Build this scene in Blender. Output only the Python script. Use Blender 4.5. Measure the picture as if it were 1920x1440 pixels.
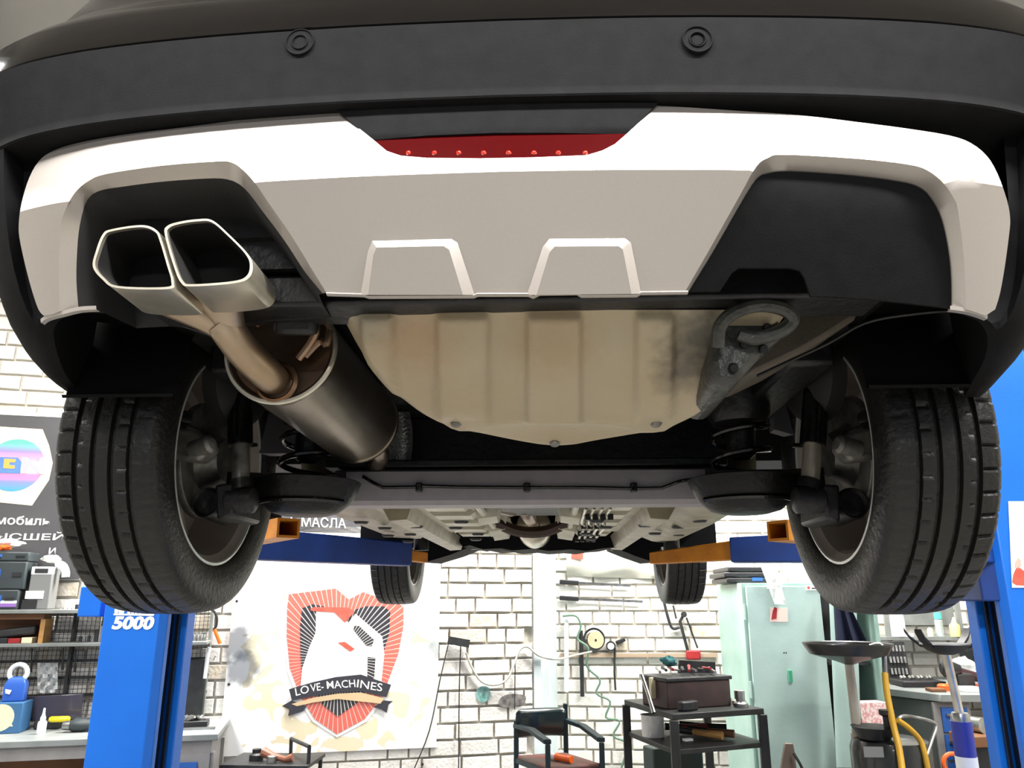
import bpy, math, random
from mathutils import Vector, Matrix
from mathutils.geometry import delaunay_2d_cdt
random.seed(7)
for o in list(bpy.data.objects): bpy.data.objects.remove(o)
SC = bpy.context.scene; COL = SC.collection
PI = math.pi; R = math.radians

# ---------------------------------------------------------------- camera
CAMPOS = Vector((0.055, 0.0, 1.70)); YAW = R(2.6); PITCH = R(15.58); FPX = 1442.0
FWD = Vector((-math.sin(YAW)*math.cos(PITCH), math.cos(YAW)*math.cos(PITCH), math.sin(PITCH)))
RGT = Vector((math.cos(YAW), math.sin(YAW), 0)); UPV = RGT.cross(FWD)
cd = bpy.data.cameras.new('camera'); cam = bpy.data.objects.new('camera', cd); COL.objects.link(cam)
cd.sensor_width = 36.0; cd.lens = FPX/1920*36.0; cd.clip_start = 0.02; cd.clip_end = 60
cam.matrix_world = Matrix(((RGT.x, UPV.x, -FWD.x, CAMPOS.x), (RGT.y, UPV.y, -FWD.y, CAMPOS.y), (RGT.z, UPV.z, -FWD.z, CAMPOS.z), (0, 0, 0, 1)))
SC.camera = cam
# ---------------------------------------------------------------- world, exposure
w = bpy.data.worlds.new('world'); SC.world = w; w.use_nodes = True
w.node_tree.nodes['Background'].inputs[0].default_value = (.80, .88, 1.0, 1)
w.node_tree.nodes['Background'].inputs[1].default_value = 0.30
SC.view_settings.view_transform = 'Standard'; SC.view_settings.look = 'None'
SC.view_settings.gamma = 1.0; SC.view_settings.use_curve_mapping = False
SC.view_settings.exposure = 0.2
# ceiling lamps of the workshop: (x, y, z, length along x, length along y, watts)
LAMPS = [(-1.3, -.4, 3.9, 2.2, .25, 165), (1.3, -.4, 3.9, 2.2, .25, 235), (0.0, -3.4, 3.9, 2.4, .25, 150),
         (-2.6, 2.6, 3.9, .25, 2.4, 150), (2.7, 2.6, 3.9, .25, 2.4, 150),
         (-1.0, 5.0, 3.5, 2.2, .25, 290), (1.6, 5.1, 3.7, 2.2, .25, 210)]

# ---------------------------------------------------------------- helpers
def V(*a): return Vector(a)
def ray(px, py): return FWD + RGT*((px-960)/FPX) + UPV*((720-py)/FPX)
def P(px, py, Y):
    d = ray(px, py); return CAMPOS + d*(Y/d.y)
def proj(p):
    d = Vector(p)-CAMPOS; z = d.dot(FWD); return (960+FPX*d.dot(RGT)/z, 720-FPX*d.dot(UPV)/z)
def PP(px, py, p0, n):
    d = ray(px, py); return CAMPOS + d*((p0-CAMPOS).dot(n)/d.dot(n))
# left wall, turned 16 degrees; right part of the back wall faces the camera squarely
WA = V(-.04, 5.65, 0); WT = R(16); WU = V(math.cos(WT), math.sin(WT), 0); WN = V(math.sin(WT), -math.cos(WT), 0)
def PL(px, py, off=0.0): return PP(px, py, WA+WN*off, WN)
BY = 6.35
def PB(px, py, off=0.0): return P(px, py, BY-off)
def lin(c):
    if isinstance(c, str):
        c = [int(c[i:i+2], 16)/255 for i in (1, 3, 5)]
    return tuple(((v/12.92) if v <= .04045 else ((v+.055)/1.055)**2.4) for v in c)+(1,)
MATS = {}
def mat(name, col, rough=.6, metal=0.0, spec=.5, col2=None, nscale=6, namt=.5, bump=0, bscale=60, coat=0, trans=0, alpha=1, rnd=0, emit=0, dist=0, stretch=None):
    if name in MATS: return MATS[name]
    m = bpy.data.materials.new(name); m.use_nodes = True; nt = m.node_tree; b = nt.nodes['Principled BSDF']
    I = b.inputs
    I['Base Color'].default_value = lin(col); I['Roughness'].default_value = rough; I['Metallic'].default_value = metal
    I['Specular IOR Level'].default_value = spec; I['Coat Weight'].default_value = coat; I['Coat Roughness'].default_value = .05
    I['Transmission Weight'].default_value = trans; I['Alpha'].default_value = alpha
    if emit: I['Emission Color'].default_value = lin(col); I['Emission Strength'].default_value = emit
    tc = None
    if col2 or bump:
        tc = nt.nodes.new('ShaderNodeNewGeometry').outputs['Position']
        if stretch:
            mp = nt.nodes.new('ShaderNodeMapping'); mp.inputs['Scale'].default_value = stretch
            nt.links.new(tc, mp.inputs[0]); tc = mp.outputs[0]
    if col2:
        n = nt.nodes.new('ShaderNodeTexNoise'); n.inputs['Scale'].default_value = nscale; n.inputs['Detail'].default_value = 6; n.inputs['Distortion'].default_value = dist
        nt.links.new(tc, n.inputs['Vector'])
        rp = nt.nodes.new('ShaderNodeValToRGB'); rp.color_ramp.elements[0].position = .5-namt*.4; rp.color_ramp.elements[1].position = .5+namt*.4
        rp.color_ramp.elements[0].color = lin(col); rp.color_ramp.elements[1].color = lin(col2)
        nt.links.new(n.outputs['Fac'], rp.inputs[0]); src = rp.outputs[0]
        if rnd:
            oi = nt.nodes.new('ShaderNodeObjectInfo'); hs = nt.nodes.new('ShaderNodeHueSaturation')
            mr = nt.nodes.new('ShaderNodeMapRange'); mr.inputs[3].default_value = 1-rnd; mr.inputs[4].default_value = 1.0
            nt.links.new(oi.outputs['Random'], mr.inputs[0]); nt.links.new(mr.outputs[0], hs.inputs['Value']); nt.links.new(src, hs.inputs['Color']); src = hs.outputs[0]
        nt.links.new(src, I['Base Color'])
    if bump:
        n = nt.nodes.new('ShaderNodeTexNoise'); n.inputs['Scale'].default_value = bscale; n.inputs['Detail'].default_value = 4
        nt.links.new(tc, n.inputs['Vector'])
        bp = nt.nodes.new('ShaderNodeBump'); bp.inputs['Strength'].default_value = bump; bp.inputs['Distance'].default_value = .01
        nt.links.new(n.outputs['Fac'], bp.inputs['Height']); nt.links.new(bp.outputs[0], I['Normal'])
    MATS[name] = m; return m

WORLD = {}      # world matrix of every object made so far
def place(o, M, parent=None):
    WORLD[o] = M
    COL.objects.link(o)
    if parent is not None:
        o.parent = parent; o.matrix_parent_inverse = WORLD[parent].inverted()
    o.matrix_basis = M
def tag(o, label, cat, group=None):
    o['label'] = label; o['category'] = cat
    if group: o['group'] = group
    return o
def thing(name, label, cat, loc, group=None):
    o = bpy.data.objects.new(name, None); o.empty_display_size = .1
    place(o, Matrix.Translation(Vector(loc))); return tag(o, label, cat, group)
def struct(o): o['kind'] = 'structure'; return o

def frame(p0, p1):
    z = (Vector(p1)-Vector(p0)).normalized(); a = V(0, 0, 1) if abs(z.z) < .95 else V(0, 1, 0)
    x = a.cross(z).normalized(); return x, z.cross(x), z
class MB:
    def __init__(s): s.v = []; s.f = []
    def add(s, vs, fs, M=None):
        k = len(s.v); s.v += [(M @ Vector(p)) if M is not None else Vector(p) for p in vs]; s.f += [tuple(i+k for i in f) for f in fs]; return s
    def box(s, c, d, rz=0, rx=0, ry=0, M=None):
        x, y, z = [q/2 for q in d]
        vs = [V(i*x, j*y, k*z) for k in (-1, 1) for j in (-1, 1) for i in (-1, 1)]
        T = Matrix.Translation(Vector(c)) @ Matrix.Rotation(rz, 4, 'Z') @ Matrix.Rotation(ry, 4, 'Y') @ Matrix.Rotation(rx, 4, 'X')
        if M is not None: T = M @ T
        return s.add(vs, [(0, 2, 3, 1), (4, 5, 7, 6), (0, 1, 5, 4), (2, 6, 7, 3), (0, 4, 6, 2), (1, 3, 7, 5)], T)
    def bar(s, p0, p1, w, h=None):      # rectangular bar between two points
        h = h or w; p0 = Vector(p0); p1 = Vector(p1); x, y, z = frame(p0, p1); vs = []
        for p in (p0, p1):
            for a, b in ((-1, -1), (1, -1), (1, 1), (-1, 1)): vs.append(p+x*(a*w/2)+y*(b*h/2))
        return s.add(vs, [(3, 2, 1, 0), (4, 5, 6, 7), (0, 1, 5, 4), (1, 2, 6, 5), (2, 3, 7, 6), (3, 0, 4, 7)])
    def tube(s, pts, r, n=8, caps=True, close=False):
        pts = [Vector(p) for p in pts]; rr = r if isinstance(r, (list, tuple)) else [r]*len(pts); vs = []; fs = []
        px = None; m = len(pts)
        for i, p in enumerate(pts):
            if close: t = (pts[(i+1) % m]-pts[i-1])
            else: t = pts[min(i+1, m-1)]-pts[max(i-1, 0)]
            t.normalize()
            if px is None: px = frame((0, 0, 0), t)[0]
            x = (px-t*px.dot(t)); x = x.normalized() if x.length > 1e-6 else frame((0, 0, 0), t)[0]; px = x; y = t.cross(x)
            for k in range(n):
                a = 2*PI*k/n; vs.append(p+(x*math.cos(a)+y*math.sin(a))*rr[i])
        for i in range(m if close else m-1):
            j = (i+1) % m
            for k in range(n): fs.append((i*n+k, i*n+(k+1) % n, j*n+(k+1) % n, j*n+k))
        if caps and not close: fs.append(tuple(range(n-1, -1, -1))); fs.append(tuple((m-1)*n+k for k in range(n)))
        return s.add(vs, fs)
    def cyl(s, p0, p1, r0, r1=None, n=16, caps=True): return s.tube([p0, p1], [r0, r0 if r1 is None else r1], n, caps)
    def lathe(s, c, ax, prof, n=24, mod=None):    # prof: (radius, distance along axis)
        c = Vector(c); x, y, z = frame((0, 0, 0), ax); vs = []; fs = []; m = len(prof)
        for k in range(n):
            a = 2*PI*k/n; e = x*math.cos(a)+y*math.sin(a)
            for j, (r, h) in enumerate(prof):
                if mod: r = mod(k, j, r)
                vs.append(c+z*h+e*max(r, 1e-5))
        for k in range(n):
            q = (k+1) % n
            for j in range(m-1): fs.append((k*m+j, q*m+j, q*m+j+1, k*m+j+1))
        return s.add(vs, fs)
    def prism(s, poly, vec):            # 3-D outline pushed along vec
        n = len(poly); vec = Vector(vec); poly = [Vector(p) for p in poly]
        return s.add(poly+[p+vec for p in poly], [tuple(range(n)), tuple(range(2*n-1, n-1, -1))]+[((i+1) % n, i, i+n, (i+1) % n+n) for i in range(n)])
    def loft(s, rows, close=False, caps=False):
        n = len(rows[0]); vs = [p for r in rows for p in r]; fs = []
        for i in range(len(rows)-1):
            for k in range(n if close else n-1):
                q = (k+1) % n; fs.append((i*n+k, i*n+q, (i+1)*n+q, (i+1)*n+k))
        if caps: fs.append(tuple(range(n-1, -1, -1))); fs.append(tuple((len(rows)-1)*n+k for k in range(n)))
        return s.add(vs, fs)
    def thicken(s, vec):
        vec = Vector(vec); n = len(s.v); cnt = {}
        for f in s.f:
            for i in range(len(f)):
                e = (f[i], f[(i+1) % len(f)]); cnt[e] = 1
        bd = [e for e in cnt if (e[1], e[0]) not in cnt]
        s.f += [tuple(i+n for i in reversed(f)) for f in s.f]; s.v += [p+vec for p in s.v]
        s.f += [(b, a, a+n, b+n) for a, b in bd]; return s
    def build(s, name, m, parent=None, ang=35, bevel=0, subd=0, origin=None):
        xs = [p.x for p in s.v]; ys = [p.y for p in s.v]; zs = [p.z for p in s.v]
        c = origin or V((min(xs)+max(xs))/2, (min(ys)+max(ys))/2, min(zs))
        me = bpy.data.meshes.new(name); me.from_pydata([p-c for p in s.v], [], s.f); me.update()
        import bmesh
        bm = bmesh.new(); bm.from_mesh(me); bmesh.ops.remove_doubles(bm, verts=bm.verts, dist=1e-6); bmesh.ops.recalc_face_normals(bm, faces=bm.faces); bm.to_mesh(me); bm.free()
        for p in me.polygons: p.use_smooth = True
        me.set_sharp_from_angle(angle=R(ang)); me.materials.append(m)
        o = bpy.data.objects.new(name, me); place(o, Matrix.Translation(c), parent)
        if bevel:
            b = o.modifiers.new('b', 'BEVEL'); b.width = bevel; b.segments = 2; b.limit_method = 'ANGLE'; b.angle_limit = R(40)
        if subd: d = o.modifiers.new('s', 'SUBSURF'); d.levels = subd; d.render_levels = subd
        return o
def inside(x, y, poly):
    r = False; n = len(poly)
    for i in range(n):
        x1, y1 = poly[i]; x2, y2 = poly[i-1]
        if (y1 > y) != (y2 > y) and x < (x2-x1)*(y-y1)/(y2-y1)+x1: r = not r
    return r
def dens(poly, step, closed=True):
    out = []; n = len(poly)
    for i in range(n if closed else n-1):
        a = poly[i]; b = poly[(i+1) % n]; k = max(1, int(math.hypot(b[0]-a[0], b[1]-a[1])/step))
        for j in range(k): out.append((a[0]+(b[0]-a[0])*j/k, a[1]+(b[1]-a[1])*j/k))
    if not closed: out.append(poly[-1])
    return out
def sm(poly, n=6, closed=False):       # Catmull-Rom smoothing of a polyline
    out = []; m = len(poly); D = len(poly[0])
    for i in range(m if closed else m-1):
        g = (lambda k: poly[k % m]) if closed else (lambda k: poly[min(max(k, 0), m-1)])
        a, b, c, d = g(i-1), g(i), g(i+1), g(i+2)
        for j in range(n):
            t = j/n
            out.append(tuple(.5*(2*b[q]+(c[q]-a[q])*t+(2*a[q]-5*b[q]+4*c[q]-d[q])*t*t+(3*b[q]-a[q]-3*c[q]+d[q])*t**3) for q in range(D)))
    if not closed: out.append(tuple(poly[-1]))
    return out
def sheet(poly, surf, step=16, lines=()):
    """triangulated sheet with outline poly (2-D) lifted to the 3-D surface surf(x, y)"""
    ol = dens(poly, step); pts = [Vector(p) for p in ol]; n = len(pts); ed = [(i, (i+1) % n) for i in range(n)]
    for l in lines:
        l = dens(l, step, False); k = len(pts); pts += [Vector(p) for p in l]; ed += [(k+i, k+i+1) for i in range(len(l)-1)]
    base = list(pts); x0 = min(p[0] for p in ol); x1 = max(p[0] for p in ol); y0 = min(p[1] for p in ol); y1 = max(p[1] for p in ol)
    y = y0+step/2; row = 0
    while y < y1:
        x = x0+step*(.5 if row % 2 else .1)
        while x < x1:
            if inside(x, y, ol) and min((x-q.x)**2+(y-q.y)**2 for q in base) > (step*.55)**2: pts.append(Vector((x, y)))
            x += step
        y += step*.87; row += 1
    vs, es, fs, _, _, _ = delaunay_2d_cdt(pts, ed, [], 0, 1e-4)
    V3 = [surf(q.x, q.y) for q in vs]; F = []
    for f in fs:
        cx = sum(vs[i].x for i in f)/len(f); cy = sum(vs[i].y for i in f)/len(f)
        if inside(cx, cy, ol):
            a, b, c = (V3[i] for i in f[:3])
            F.append(tuple(f) if (b-a).cross(c-a).dot(CAMPOS-a) > 0 else tuple(reversed(f)))
    mb = MB(); used = sorted({i for f in F for i in f}); mp = {i: k for k, i in enumerate(used)}
    return mb.add([V3[i] for i in used], [tuple(mp[i] for i in f) for f in F])
def text(s, p00, p10, p01, m, parent, depth=.0015, bold=0, name='lettering', shear=0, font_fit=True):
    """lettering fitted to the parallelogram p00 (bottom left), p10 (bottom right), p01 (top left)"""
    cu = bpy.data.curves.new(name, 'FONT'); cu.body = s; cu.extrude = .002; cu.offset = bold; cu.shear = shear; cu.resolution_u = 3
    o = bpy.data.objects.new('tmp', cu); COL.objects.link(o); dg = bpy.context.evaluated_depsgraph_get()
    me = bpy.data.meshes.new_from_object(o.evaluated_get(dg)); bpy.data.objects.remove(o)
    xs = [v.co.x for v in me.vertices]; ys = [v.co.y for v in me.vertices]; zs = [v.co.z for v in me.vertices]
    x0, x1, y0, y1, z0, z1 = min(xs), max(xs), min(ys), max(ys), min(zs), max(zs)
    u = Vector(p10)-Vector(p00); v = Vector(p01)-Vector(p00); nn = u.cross(v).normalized()
    mb = MB(); mb.add([Vector(p00)+u*((q.co.x-x0)/(x1-x0))+v*((q.co.y-y0)/(y1-y0))+nn*(depth*(q.co.z-z0)/(z1-z0)) for q in me.vertices], [tuple(p.vertices) for p in me.polygons])
    bpy.data.meshes.remove(me); return mb.build(name, m, parent)

def spotted(base, name, spots):
    """copy of a material with soft stains at places on the thing itself: (centre, radius, colour, strength)"""
    m = base.copy(); m.name = name; nt = m.node_tree; b = nt.nodes['Principled BSDF']; N = nt.nodes.new; K = nt.links.new
    src = b.inputs['Base Color'].links[0].from_socket; pos = N('ShaderNodeNewGeometry').outputs['Position']
    nz = N('ShaderNodeTexNoise'); nz.inputs['Scale'].default_value = 45; nz.inputs['Detail'].default_value = 8; K(pos, nz.inputs['Vector'])
    for c, r_, col, st in spots:
        d = N('ShaderNodeVectorMath'); d.operation = 'DISTANCE'; K(pos, d.inputs[0]); d.inputs[1].default_value = c
        ad = N('ShaderNodeMath'); ad.operation = 'MULTIPLY_ADD'; K(nz.outputs['Fac'], ad.inputs[0]); ad.inputs[1].default_value = r_*.9; K(d.outputs['Value'], ad.inputs[2])
        mr = N('ShaderNodeMapRange'); mr.inputs[1].default_value = r_*1.65; mr.inputs[2].default_value = r_*.75; mr.inputs[3].default_value = 0; mr.inputs[4].default_value = st; K(ad.outputs[0], mr.inputs[0])
        mx = N('ShaderNodeMix'); mx.data_type = 'RGBA'; K(mr.outputs[0], mx.inputs[0]); K(src, mx.inputs[6]); mx.inputs[7].default_value = lin(col); src = mx.outputs[2]
    K(src, b.inputs['Base Color']); return m

# ================================================================ ROOM
m_floor = mat('floor_concrete', '#6e6d69', .55, col2='#827f79', nscale=3, bump=.15, bscale=25)
m_plaster = mat('plaster', '#c9c6bd', .9, col2='#b3b0a8', nscale=2.5, bump=.2, bscale=20)
m_ceil = mat('ceiling_paint', '#a3a19b', .9, col2='#94928c', nscale=1.2)
m_mortar = mat('mortar', '#b3aea3', .95, col2='#cac4b8', nscale=9, bump=.5, bscale=40)
o = MB().box((0, 1.6, -.05), (10.4, 11.2, .1)).build('floor', m_floor); struct(o)
o = MB().box((0, 1.6, 4.25), (10.4, 11.2, .1)).build('ceiling', m_ceil); struct(o)
o = MB().box((5.2, 1.6, 2.1), (.12, 11.2, 4.2)).build('wall_right', m_plaster); struct(o)
o = MB().box((-5.2, 1.6, 2.1), (.12, 11.2, 4.2)).build('wall_left', m_plaster); struct(o)
# left part of the back wall: brick, turned; plus its return and the straight part on the right
m_brick = mat('white_brick', '#f0ede6', .85, col2='#e2ddd3', nscale=14, bump=.35, bscale=55, rnd=.14)
m_brick2 = mat('bare_brick', '#cbb89c', .9, col2='#e3dccf', nscale=22, bump=.4, bscale=60, rnd=.2)
def brick_mesh(name, m, seed):
    rd = random.Random(seed); n = 12; ring = []
    for k in range(n):
        a = 2*PI*(k+.5)/n; c, s_ = math.cos(a), math.sin(a); q = max(abs(c), abs(s_)); x, z = c/q*.5, s_/q*.5
        f = 1-.05*rd.random(); ring.append((x*(1-.02*rd.random()), z*f))
    mb = MB()
    mb.v = [V(x, .5, z) for x, z in ring]+[V(x, -.32, z) for x, z in ring]+[V(x*.965, -.5, z*.92) for x, z in ring]
    for a in (0, n):
        for k in range(n): mb.f.append((a+k, a+(k+1) % n, a+n+(k+1) % n, a+n+k))
    mb.f.append(tuple(2*n+k for k in range(n)))
    me = bpy.data.meshes.new(name); me.from_pydata(mb.v, [], mb.f); me.materials.append(m); return me
BM = [brick_mesh('brick', m_brick, i) for i in range(6)]; BM2 = [brick_mesh('brick', m_brick2, 20+i) for i in range(2)]
def brick_wall(wall, org, u, n, s0, s1, ztop, course, wins, seed, lens):
    """bricks proud of the mortar wall; those in sight are parts, the rest one joined field"""
    rd = random.Random(seed); rz = math.atan2(u.y, u.x); rest = MB(); z = .004; k = 0; cnt = 0
    while z < ztop:
        s = s0+rd.random()*.12*(-1 if k % 2 else -.3)
        while s < s1-.05:
            L = rd.choice(lens); L = min(L, s1-s); a = max(s, s0); L2 = L-(a-s)
            if L2 < .06: s += L; continue
            c = org+u*(a+L2/2)+n*.006+V(0, 0, z+course/2); px, py = proj(c); vis = any(w[0] < px < w[2] and w[1] < py < w[3] for w in wins)
            d = .03+rd.uniform(-.004, .004); sc = (L2-.013, d, course-.014)
            if vis and cnt < 290:
                me = rd.choice(BM2) if rd.random() < .07 else rd.choice(BM)
                b = bpy.data.objects.new('brick', me); cnt += 1
                place(b, Matrix.Translation(c) @ Matrix.Rotation(rz+rd.uniform(-.006, .006), 4, 'Z') @ Matrix.Rotation(rd.uniform(-.012, .012), 4, 'Y') @ Matrix.Diagonal((*sc, 1)), wall)
            else: rest.box(c, sc, rz=rz)
            s += L
        z += course; k += 1
    if rest.v: f = rest.build('brick_field', m_brick, wall); f['kind'] = 'stuff'
LW = 4.9     # length of the turned wall
wl = MB().box(WA-WU*(LW/2)-WN*.06+V(0, 0, 2.1), (LW, .12, 4.2), rz=WT).build('wall_back_turned', m_mortar); struct(wl)
brick_wall(wl, WA-WU*LW, WU, WN, 0, LW-.02, 4.2, .1, [(-10, 570, 140, 800), (80, 1080, 215, 1160), (60, 1140, 205, 1390), (330, 1060, 450, 1440), (805, 1030, 1016, 1440)], 3, [.262, .262, .262, .135, .2])
wr = MB().box((2.6, BY+.06, 2.1), (5.3, .12, 4.2)).build('wall_back', m_mortar); struct(wr)
brick_wall(wr, V(-.05, BY, 0), V(1, 0, 0), V(0, -1, 0), 0, 5.2, 4.2, .1, [(1042, 1030, 1350, 1440), (1585, 1120, 1850, 1300)], 5, [.262, .262, .19, .135, .21])
m_strip = mat('pale_paint', '#cfdadc', .6, col2='#b7c3c5', nscale=7, bump=.1)
o = MB().prism([V(-.05, 5.62, 0), V(.00, 5.62, 0), V(.12, BY, 0), V(-.05, BY, 0)], (0, 0, 4.2)).build('trim_1', m_strip); struct(o)
# ceiling lamps
m_lampbody = mat('lamp_housing', '#e8e8e8', .5); m_tube = mat('lamp_tube', '#f4f8ff', .4, emit=4)
for i, (x, y, z, lx, ly, wt) in enumerate(LAMPS):
    t = thing('ceiling_lamp', ['cross tube lamp on the ceiling above the left of the car tail', 'cross tube lamp on the ceiling above the right of the car tail', 'cross tube lamp on the ceiling far behind the viewer', 'tube lamp on the ceiling above the left lift column', 'tube lamp on the ceiling above the right lift column', 'tube lamp near the turned brick wall', 'tube lamp near the green cabinet wall'][i], 'lamp', (x, y, z), 'ceiling tube lamps')
    MB().box((x, y, z+.1), (lx, ly, .08)).build('housing', m_lampbody, t, bevel=.01)
    MB().cyl((x, y, z+.3), (x, y, z+.14), .01).build('hanger', m_lampbody, t)
    a = V(lx/2-.05, 0, 0) if lx > ly else V(0, ly/2-.05, 0)
    for q in (-.06, .06):
        d = V(0, q, 0) if lx > ly else V(q, 0, 0)
        MB().cyl(V(x, y, z+.045)-a+d, V(x, y, z+.045)+a+d, .013).build('tube', m_tube, t)
    L = bpy.data.lights.new('tube_light', 'AREA'); L.shape = 'RECTANGLE'; L.size = lx; L.size_y = ly; L.energy = wt; L.color = (1.0, .975, .94)
    lo = bpy.data.objects.new('tube_light', L); place(lo, Matrix.Translation((x, y, z)), t)

# ================================================================ CAR
m_black = mat('black_underseal', '#0b0b0c', .42, col2='#141416', nscale=20, bump=.25, bscale=45)
m_blackgloss = mat('black_gloss', '#050506', .2, spec=.6, col2='#09090a', nscale=20, bump=.35, bscale=38)
m_matte = mat('matte_plastic', '#1b1b1c', .7, spec=.04, col2='#1f1f20', nscale=40, bump=.08, bscale=420)
m_matte2 = mat('dark_plastic', '#19191b', .6, bump=.08, bscale=300)
m_paint = mat('black_paint', '#0d0b0a', .1, coat=.25, spec=.3)
m_silver = mat('silver_paint', '#bbb4ae', .36, metal=.45, col2='#b5aea7', nscale=300, namt=1)
m_red = mat('red_lens', '#3f0507', .06, coat=0, spec=.35)
m_led = mat('led_red', '#d02a16', .15, coat=1)
m_liner = mat('arch_liner', '#0e0e10', .8, spec=.15)
m_rubber = mat('tyre_rubber', '#0f0f0f', .42, col2='#1d1b19', nscale=9, namt=.9, bump=.25, bscale=90)
m_rim = mat('rim_metal', '#b3a99f', .42, metal=.35, col2='#a3998f', nscale=8)
m_rimlip = mat('rim_lip', '#c9ccc8', .35, metal=.5)
m_steel = mat('stainless', '#9a9184', .30, metal=.95, col2='#857a6b', nscale=5, bump=.04, bscale=60)
m_chrome = mat('dirty_chrome', '#e2dccd', .30, metal=.75, col2='#b9b19f', nscale=22, namt=.8)
m_rust = mat('heat_tinted', '#6a4326', .32, metal=.85, col2='#a8917b', nscale=9, namt=.6)
m_pipe = mat('pipe_metal', '#a28a6b', .34, metal=.85, col2='#b8a898', nscale=11, namt=.7)
m_soot = mat('soot', '#0c0a09', .9)
m_pan = mat('primer_underbody', '#beb298', .42, col2='#ae9a79', nscale=4, namt=.8, bump=.12, bscale=90)
m_pan2 = mat('mastic_grey', '#4c4d47', .36, col2='#31322f', nscale=24, bump=.4, bscale=70)
m_floorpan = mat('floor_pan', '#b0a88f', .42, col2='#6e6656', nscale=11, namt=.75, bump=.1, bscale=60)
m_beam = mat('beam_grey', '#8a858a', .5, col2='#938d92', nscale=30, bump=.06, bscale=200)
m_arm = mat('arm_black', '#060607', .45, spec=.3, col2='#0c0b0b', nscale=20, bump=.5, bscale=30)
m_susp = mat('suspension_black', '#1a191b', .42, col2='#221f20', nscale=30, bump=.15, bscale=70)
m_alu = mat('cast_aluminium', '#8f8d88', .45, metal=.7, col2='#5f5d58', nscale=40)
m_shield = mat('heat_shield', '#a9abab', .3, metal=.95, bump=.5, bscale=130)
m_greybody = mat('grey_sealer', '#6e6c70', .6)
CZ = CAMPOS.z
FX = [(0, 0), (.2, .004), (.4, .018), (.55, .038), (.65, .062), (.72, .09), (.78, .13), (.82, .175), (.85, .235), (.87, .31), (.88, .40), (.884, .46)]
FXs = sm(FX, 8)
def fplan(x):
    x = abs(x)
    for (a, b), (c, d) in zip(FXs, FXs[1:]):
        if x <= c: return b+(d-b)*(x-a)/max(c-a, 1e-9)
    return FXs[-1][1]
HC = .53
def S(x, h): return .88+fplan(x)+(.235*(h-HC) if h > HC else .59*(HC-h))
def Ssm(x, h): d = h-HC; return .88+fplan(x)+.4125*(math.sqrt(d*d+.0016)-.04)-.1775*d
def hit(px, py, f):
    d = ray(px, py); g = lambda Y: Y-f(CAMPOS.x+d.x/d.y*Y, d.z/d.y*Y)
    Y = .6
    while Y < 1.7 and g(Y) < 0: Y += .01
    a, b = Y-.01, Y
    for _ in range(18):
        c = (a+b)/2
        if g(c) < 0: a = c
        else: b = c
    return CAMPOS+d*(b/d.y)
car = thing('car', 'dark hatchback raised on the blue lift, seen from behind and below', 'car', (0, 2.95, CZ-.03))
PX = [x for x, _ in sm([(a,) + (0,) for a in (0, .2, .4, .55, .65, .72, .78, .82, .85, .87, .88, .884)], 3)]
PX = [-x for x in reversed(PX[1:])]+PX
def row(h, Y0, k=1.0, xs=1.0): return [V(x*xs, Y0+fplan(x)*k, CZ+h) for x in PX]
# upper painted part of the tail
mb = MB().loft([row(h, y, k, s) for h, y, k, s in ((.766, .895, .73, 1.03), (.773, .887, .73, 1.03), (.83, .897, .72, 1.03), (.88, .935, .72, 1.03), (.905, .955, .75, 1.028), (.95, .985, .8, 1.02), (1.05, 1.02, .9, 1.0), (1.2, 1.06, 1, .98), (1.32, 1.10, 1, .95), (1.5, 1.32, .8, .82), (1.56, 1.5, .7, .75))]).thicken((0, .02, 0))
painted = mb.build('tailgate_paint', m_paint, car, ang=50)
# matte bumper cover
mb = MB().loft([row(h, y, k, s) for h, y, k, s in ((.770, .892, .73, 1.03), (.765, .883, .73, 1.03), (.735, .885, .76, 1.026), (.70, .888, .80, 1.022), (.666, .8915, .83, 1.02), (.662, .8915, .84, 1.02), (.6505, .8875, .86, 1.018), (.648, .889, .87, 1.017), (.646, .938, .9, 1.0), (.634, .955, .95, .99), (.60, .975, 1, .98))])
RIM = {-1: [(112, 592, 1.06), (96, 598, 1.06), (85, 608, 1.062), (80, 622, 1.075), (82, 640, 1.10), (87, 660, 1.14), (95, 682, 1.19), (105, 703, 1.235), (120, 723, 1.275), (142, 741, 1.31)],
       1: [(1815, 588, 1.06), (1845, 597, 1.06), (1861, 608, 1.062), (1871, 625, 1.075), (1873, 645, 1.10), (1868, 668, 1.14), (1858, 690, 1.19), (1845, 711, 1.24), (1836, 728, 1.275), (1826, 745, 1.31)]}
for sg in (-1, 1):
    ss = [.712, .72, .726, .731, .736, .755, .78, .80, .82, .84, .855, .867, .875, .88, .884]; n_ = len(ss)
    rr = sm(RIM[sg], 8); rim = [P(*rr[int(round(i*(len(rr)-1)/(n_-1)))]) for i in range(n_)]
    rows = []
    for t in (0, .06, .12, .2, .3, .4, .5, .6, .7, .8, .88, .95, 1.0):
        r_ = []
        for i, x in enumerate(ss):
            q = i/(n_-1); dp = .04 if x < .7335 else 0
            e = max(0, 1-t/.45); xs = 1+.018*e; k = 1-.14*e
            h = .648+(rim[i].z-CZ-.648)*t
            lean = (.59*(HC-h) if h < HC else .12*(h-HC))*(1-q)**2
            p = V(sg*x*xs, .884+fplan(x)*k+dp+lean, CZ+h); w_ = t**2.4 if x > .7335 else t**8
            r_.append(p.lerp(rim[i], w_))
        rows.append(r_)
    rows.append([p+V(-sg*.010, .010, .004) for p in rows[-1]]); rows.append([p+V(-sg*.012, .012, .19) for p in rows[-2]])
    mb.loft(rows)
bumper = mb.build('bumper_cover', m_matte, car, ang=30)
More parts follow.
